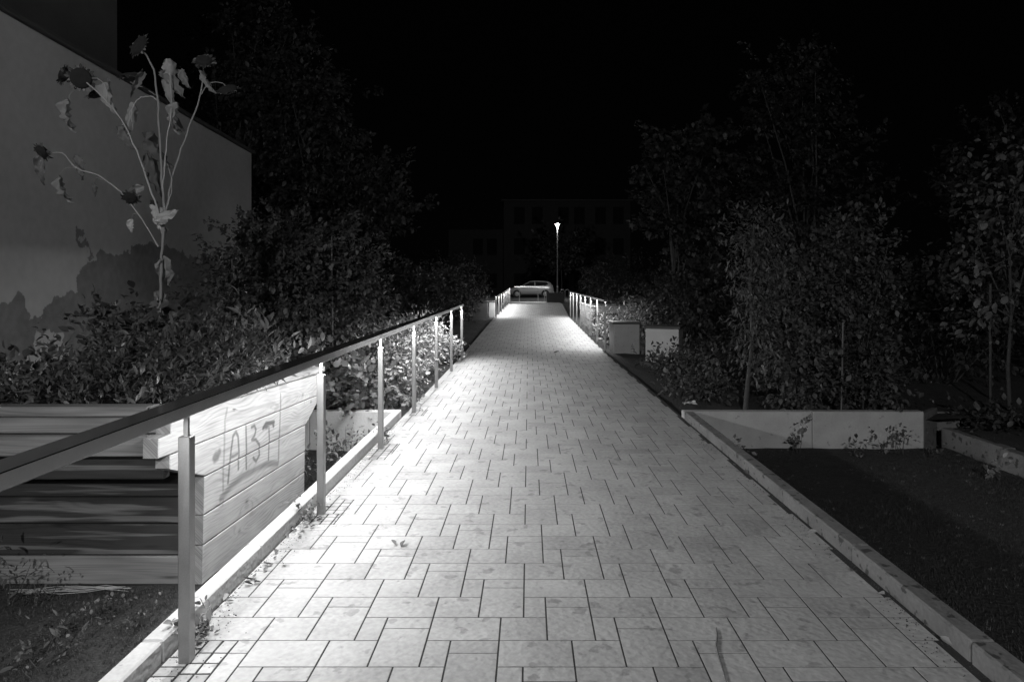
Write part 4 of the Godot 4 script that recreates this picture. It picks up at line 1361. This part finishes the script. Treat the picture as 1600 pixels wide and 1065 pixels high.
func build_trees() -> void:
	var defs := [
		# base x, base z, trunk height, [blobs], count, leaf, label
		[-4.4, 14.5, 2.4, [[Vector3(0, 3.6, 0), Vector3(1.9, 1.4, 1.5)], [Vector3(1.0, 3.2, 0.4), Vector3(1.2, 0.8, 1.0)], [Vector3(-0.4, 5.4, 0), Vector3(1.3, 1.2, 1.1)]], 12000, 0.105, "oval", "tall dark broadleaf tree beyond the leafy screen"],
		[-7.2, 17.0, 3.0, [[Vector3(0, 5.0, 0), Vector3(2.2, 2.2, 1.8)], [Vector3(0.6, 7.4, 0), Vector3(1.4, 1.4, 1.2)]], 9000, 0.115, "oval", "tall dim tree rising behind the house end"],
		[3.2, 15.2, 1.8, [[Vector3(0.1, 3.1, 0), Vector3(0.85, 0.9, 0.8)], [Vector3(0.3, 4.4, 0), Vector3(0.95, 1.0, 0.8)], [Vector3(0.6, 2.3, 0.1), Vector3(0.45, 0.5, 0.5)]], 4200, 0.12, "lobed", "loose tree with hanging lobed leaves above the turned block"],
		[6.0, 15.0, 2.2, [[Vector3(0, 3.5, 0), Vector3(1.8, 1.9, 1.4)], [Vector3(-0.3, 5.6, 0), Vector3(1.3, 1.2, 1.0)]], 9000, 0.11, "oval", "broad dim tree standing behind the dark shrubs"],
		[9.0, 12.5, 2.2, [[Vector3(0, 3.3, 0), Vector3(1.6, 1.7, 1.3)]], 6000, 0.11, "oval", "dim tree behind the loose pale-leaved sapling"],
		[3.4, 72.0, 3.0, [[Vector3(0, 5.0, 0), Vector3(2.6, 2.4, 2.2)]], 4500, 0.3, "oval", "dim tree crown close behind the street lamp"]]
	var r := RandomNumberGenerator.new()
	r.seed = 9
	for k in defs.size():
		var d: Array = defs[k]
		var h: float = d[2]
		var tp := [Vector3.ZERO, Vector3(0.05, h * 0.5, 0.03), Vector3(-0.03, h, 0), Vector3(0.05, h * 1.5, 0.02)]
		plant("broadleaf_tree", d[7], "tree", "trees along the path", Vector3(d[0], 0.0 if d[1] < 15 else gy(d[1]) - 0.05, -d[1]), d[3], d[4], d[5], d[6], 0.01, 0.036, 500 + k, {"trunk": [tp, 0.07], "stems": 10, "per": 24, "twig": 4.0})
	var hedges := [[-3.2, 15.5, 1.2, 2.1, "dark hedge shrub past the end of the long handrail"], [-2.9, 18.5, 0.9, 2.0, "dark hedge shrub with a clipped top further along the path"], [-3.0, 22.0, 1.0, 2.2, "dark hedge shrub midway to the distant handrail"], [-2.7, 26.0, 0.8, 2.3, "dark hedge shrub close before the distant rendered block"], [-3.2, 31.5, 1.1, 2.6, "dim hedge shrub behind the distant rendered block"], [-3.0, 36.0, 1.0, 2.4, "dim hedge shrub behind the distant handrail"], [3.9, 16.5, 1.0, 1.9, "dark hedge shrub behind the turned block"], [3.6, 14.9, 0.7, 2.1, "dark hedge shrub hiding the trunk of the loose lobed-leaved tree"], [4.6, 20.5, 1.2, 2.2, "dark hedge shrub behind the spreading lit shrub"], [4.3, 25.0, 1.2, 2.5, "dim hedge shrub behind the unlettered timber planter"], [3.6, 30.5, 0.9, 2.5, "dim hedge shrub at the end of the far handrail"], [3.8, 36.0, 1.1, 2.6, "dim hedge shrub along the rising path"], [4.2, 42.0, 1.2, 2.5, "dim hedge shrub near the dark end block"], [4.6, 12.0, 0.9, 1.6, "dark hedge shrub behind the tall staked shrub"], [6.6, 11.0, 1.0, 1.9, "added dark hedge shrub masking lit soil behind the edging kerb's far end"], [8.4, 12.2, 1.3, 2.2, "added dark hedge shrub masking lit soil behind the loose sapling's stem"], [10.4, 12.8, 1.4, 2.4, "added dark hedge shrub masking lit soil beyond the short dark stake"]]  # last three are added to keep lamplit soil out of view
	for k in hedges.size():
		var q: Array = hedges[k]
		plant("hedge_shrub", q[4], "hedge", "hedge shrubs along the path", Vector3(q[0], gy(q[1]) - 0.05, -q[1]), [[Vector3(0, q[3] * 0.48, 0), Vector3(q[2], q[3] * 0.5, 1.5)], [Vector3(0, q[3] * 0.7, 0), Vector3(q[2] * 0.9, q[3] * 0.33, 1.4)]], 5000, 0.085, "oval", 0.015, 0.05, 600 + k, {"stems": 7, "stem_r": 0.015, "per": 22})

# ---------------------------------------------------------------- litter
func build_litter() -> void:
	var r := RandomNumberGenerator.new()
	r.seed = 55
	var mats := []
	for v in [0.08, 0.14, 0.22]:
		var m := StandardMaterial3D.new()
		m.albedo_color = grey(v)
		m.roughness = 0.85
		m.cull_mode = BaseMaterial3D.CULL_DISABLED
		mats.append(m)
	var curl := leaf_shape([0.02, 0.2, 0.3, 0.22, 0.01], 0.7, -0.25)
	var drop := func(x: float, y: float, size: float, label: String, group: String) -> void:
		var z := H * F / (y - CY)
		var at := P(x, y, z)
		at.y = 0.006
		var o := solo("fallen_leaf", curl, mats[r.randi() % 3], label, "leaf", at, group)
		o.basis = aim(Vector3(r.randfn(), 0.05, r.randfn()), Vector3(r.randfn() * 0.25, 1, r.randfn() * 0.25), size)
	for q in [[485, 812, 16, "heaped round the foot of the rail post beside the lettered boards"], [462, 836, 10, "just short of the leaf heap beside the lettered boards"], [322, 985, 15, "among the small cut stones at the tallest visible rail post"], [420, 880, 8, "beside the kerb joint along the lettered boards"], [350, 948, 7, "right after the leaves at the tallest visible rail post"], [395, 905, 6, "against the kerb below the planter's lower corner"]]:
		for k in int(q[2]):
			drop.call(q[0] + r.randfn() * 9.0, q[1] + r.randfn() * 7.0 - (r.randf() * 8.0), r.randf_range(0.025, 0.05), "small dry leaf " + q[3], "dry leaves " + q[3])
	for q in [[1150, 728], [1168, 742], [1215, 790], [1335, 893], [1372, 928], [1470, 985], [1482, 1000], [1445, 978], [1490, 1012], [1105, 690], [1260, 835]]:
		drop.call(q[0], q[1], r.randf_range(0.03, 0.07), "small dark leaf on the paving beside the stained kerb", "dark leaves along the stained kerb")
	drop.call(618, 853, 0.05, "dark leaf pressed flat on the bright paving", "")
	drop.call(626, 855, 0.06, "ragged dark leaf stuck to the bright paving", "")
	drop.call(865, 551, 0.12, "single leaf lying across the far paving", "")
	# weeds in the joints at the post feet
	var wf := [[312, 990, 0.08, "weed tuft at the foot of the nearest visible rail post"], [478, 815, 0.07, "weed tuft at the foot of the second visible rail post"], [600, 690, 0.06, "weed tuft at the foot of the rail post by the wall corner"], [1152, 712, 0.05, "weed tuft in the gutter of the stained kerb"], [640, 634, 0.06, "weed tuft at the post next to the ivy mat"]]
	for k in wf.size():
		var q: Array = wf[k]
		var z: float = H * F / (q[1] - CY)
		var at := P(q[0], q[1], z)
		at.y = 0.0
		plant("gutter_weed", q[3], "weed", "weeds in the paving gutters", at, [[Vector3(0, q[2] * 0.5, 0), Vector3(0.05, q[2] * 0.6, 0.09)]], 60, 0.035, "oval", 0.06, 0.18, 700 + k, {"stems": 4, "per": 7, "rise": 0.8, "hang": 0.1, "stem_r": 0.002})
	# grit and crumbs swept to the edges of the paving
	var gb := MB.new()
	gb.lathe([Vector2(0, -0.4), Vector2(0.8, -0.3), Vector2(1.0, 0.1), Vector2(0.5, 0.6), Vector2(0, 0.7)], Vector3.ZERO, Vector3.UP, 5)
	var gm := gb.mesh(true)
	for q in [["grit", "fine grit and crumbs along the railing kerb", -1.41, 1.0], ["grit", "dark dirt and crumbs along the stained kerb", 1.712, -1.0]]:
		var gxf := []
		var gc := PackedFloat32Array()
		for k in 1500:
			var gz := 2.3 + 5.3 * r.randf()
			var gx1: float = q[2] + q[3] * absf(r.randfn()) * (0.05 + 0.04 * sin(gz * 5.0))
			gxf.append(Transform3D(aim(rdir(r), Vector3.UP, 0.0012 + 0.0035 * pow(r.randf(), 3.0)), Vector3(gx1, 0.001, -gz)))
			gc.append(r.randf_range(0.04, 0.3) if q[3] > 0.0 else r.randf_range(0.015, 0.06))
		tag(scatter(q[0], self, gm, M.dry, gxf, gc), q[1], "grit", "", "stuff")
	# dry stalk on the paving
	var b := MB.new()
	var pts := []
	for q in [[1119, 982], [1121, 995], [1119, 1012], [1124, 1030], [1131, 1052], [1136, 1070]]:
		var z: float = H * F / (q[1] - CY)
		var p := P(q[0], q[1], z)
		p.y = 0.005
		pts.append(p - Vector3(0.72, 0, -2.8))
	b.tube(pts, [0.003, 0.004, 0.004, 0.004, 0.003, 0.002], 5)
	solo("dry_stalk", b.mesh(), mats[1], "long thin dry stalk lying across the near paving", "stalk", Vector3(0.72, 0, -2.8))
	# dry straw along the timber front
	for k in 9:
		var sb := MB.new()
		var sp := []
		var y0 := r.randf_range(-0.02, 0.02)
		for j in 6:
			sp.append(Vector3(0.11 * j - 0.28 + r.randfn() * 0.008, 0.015 + r.randf() * 0.012, y0 + 0.03 * sin(j * 0.9 + k * 0.3) + r.randfn() * 0.006))
		sb.tube(sp, [0.0015, 0.002, 0.002, 0.002, 0.002, 0.001], 4)
		var at := P(112, 918, 3.72)
		solo("straw", sb.mesh(), M.pale_stem, "pale dry straw lying along the foot of the timber front", "straw", Vector3(at.x + r.randfn() * 0.05, LAWN_L, at.z), "straw before the timber front")
	# crumpled paper on the soil by the path
	var pp := []
	for j in 7:
		for i in 7:
			pp.append(Vector3((i - 3) * 0.028, 0.02 + absf(r.randfn()) * 0.014, (j - 3) * 0.02))
	var pb := MB.new()
	pb.sheet(pp, 7)
	var pa := P(1078, 629, 8.6)
	solo("crumpled_paper", pb.mesh(), M.paper, "small crumpled white paper on the soil beside the paving", "paper", Vector3(pa.x, -0.01, pa.z))
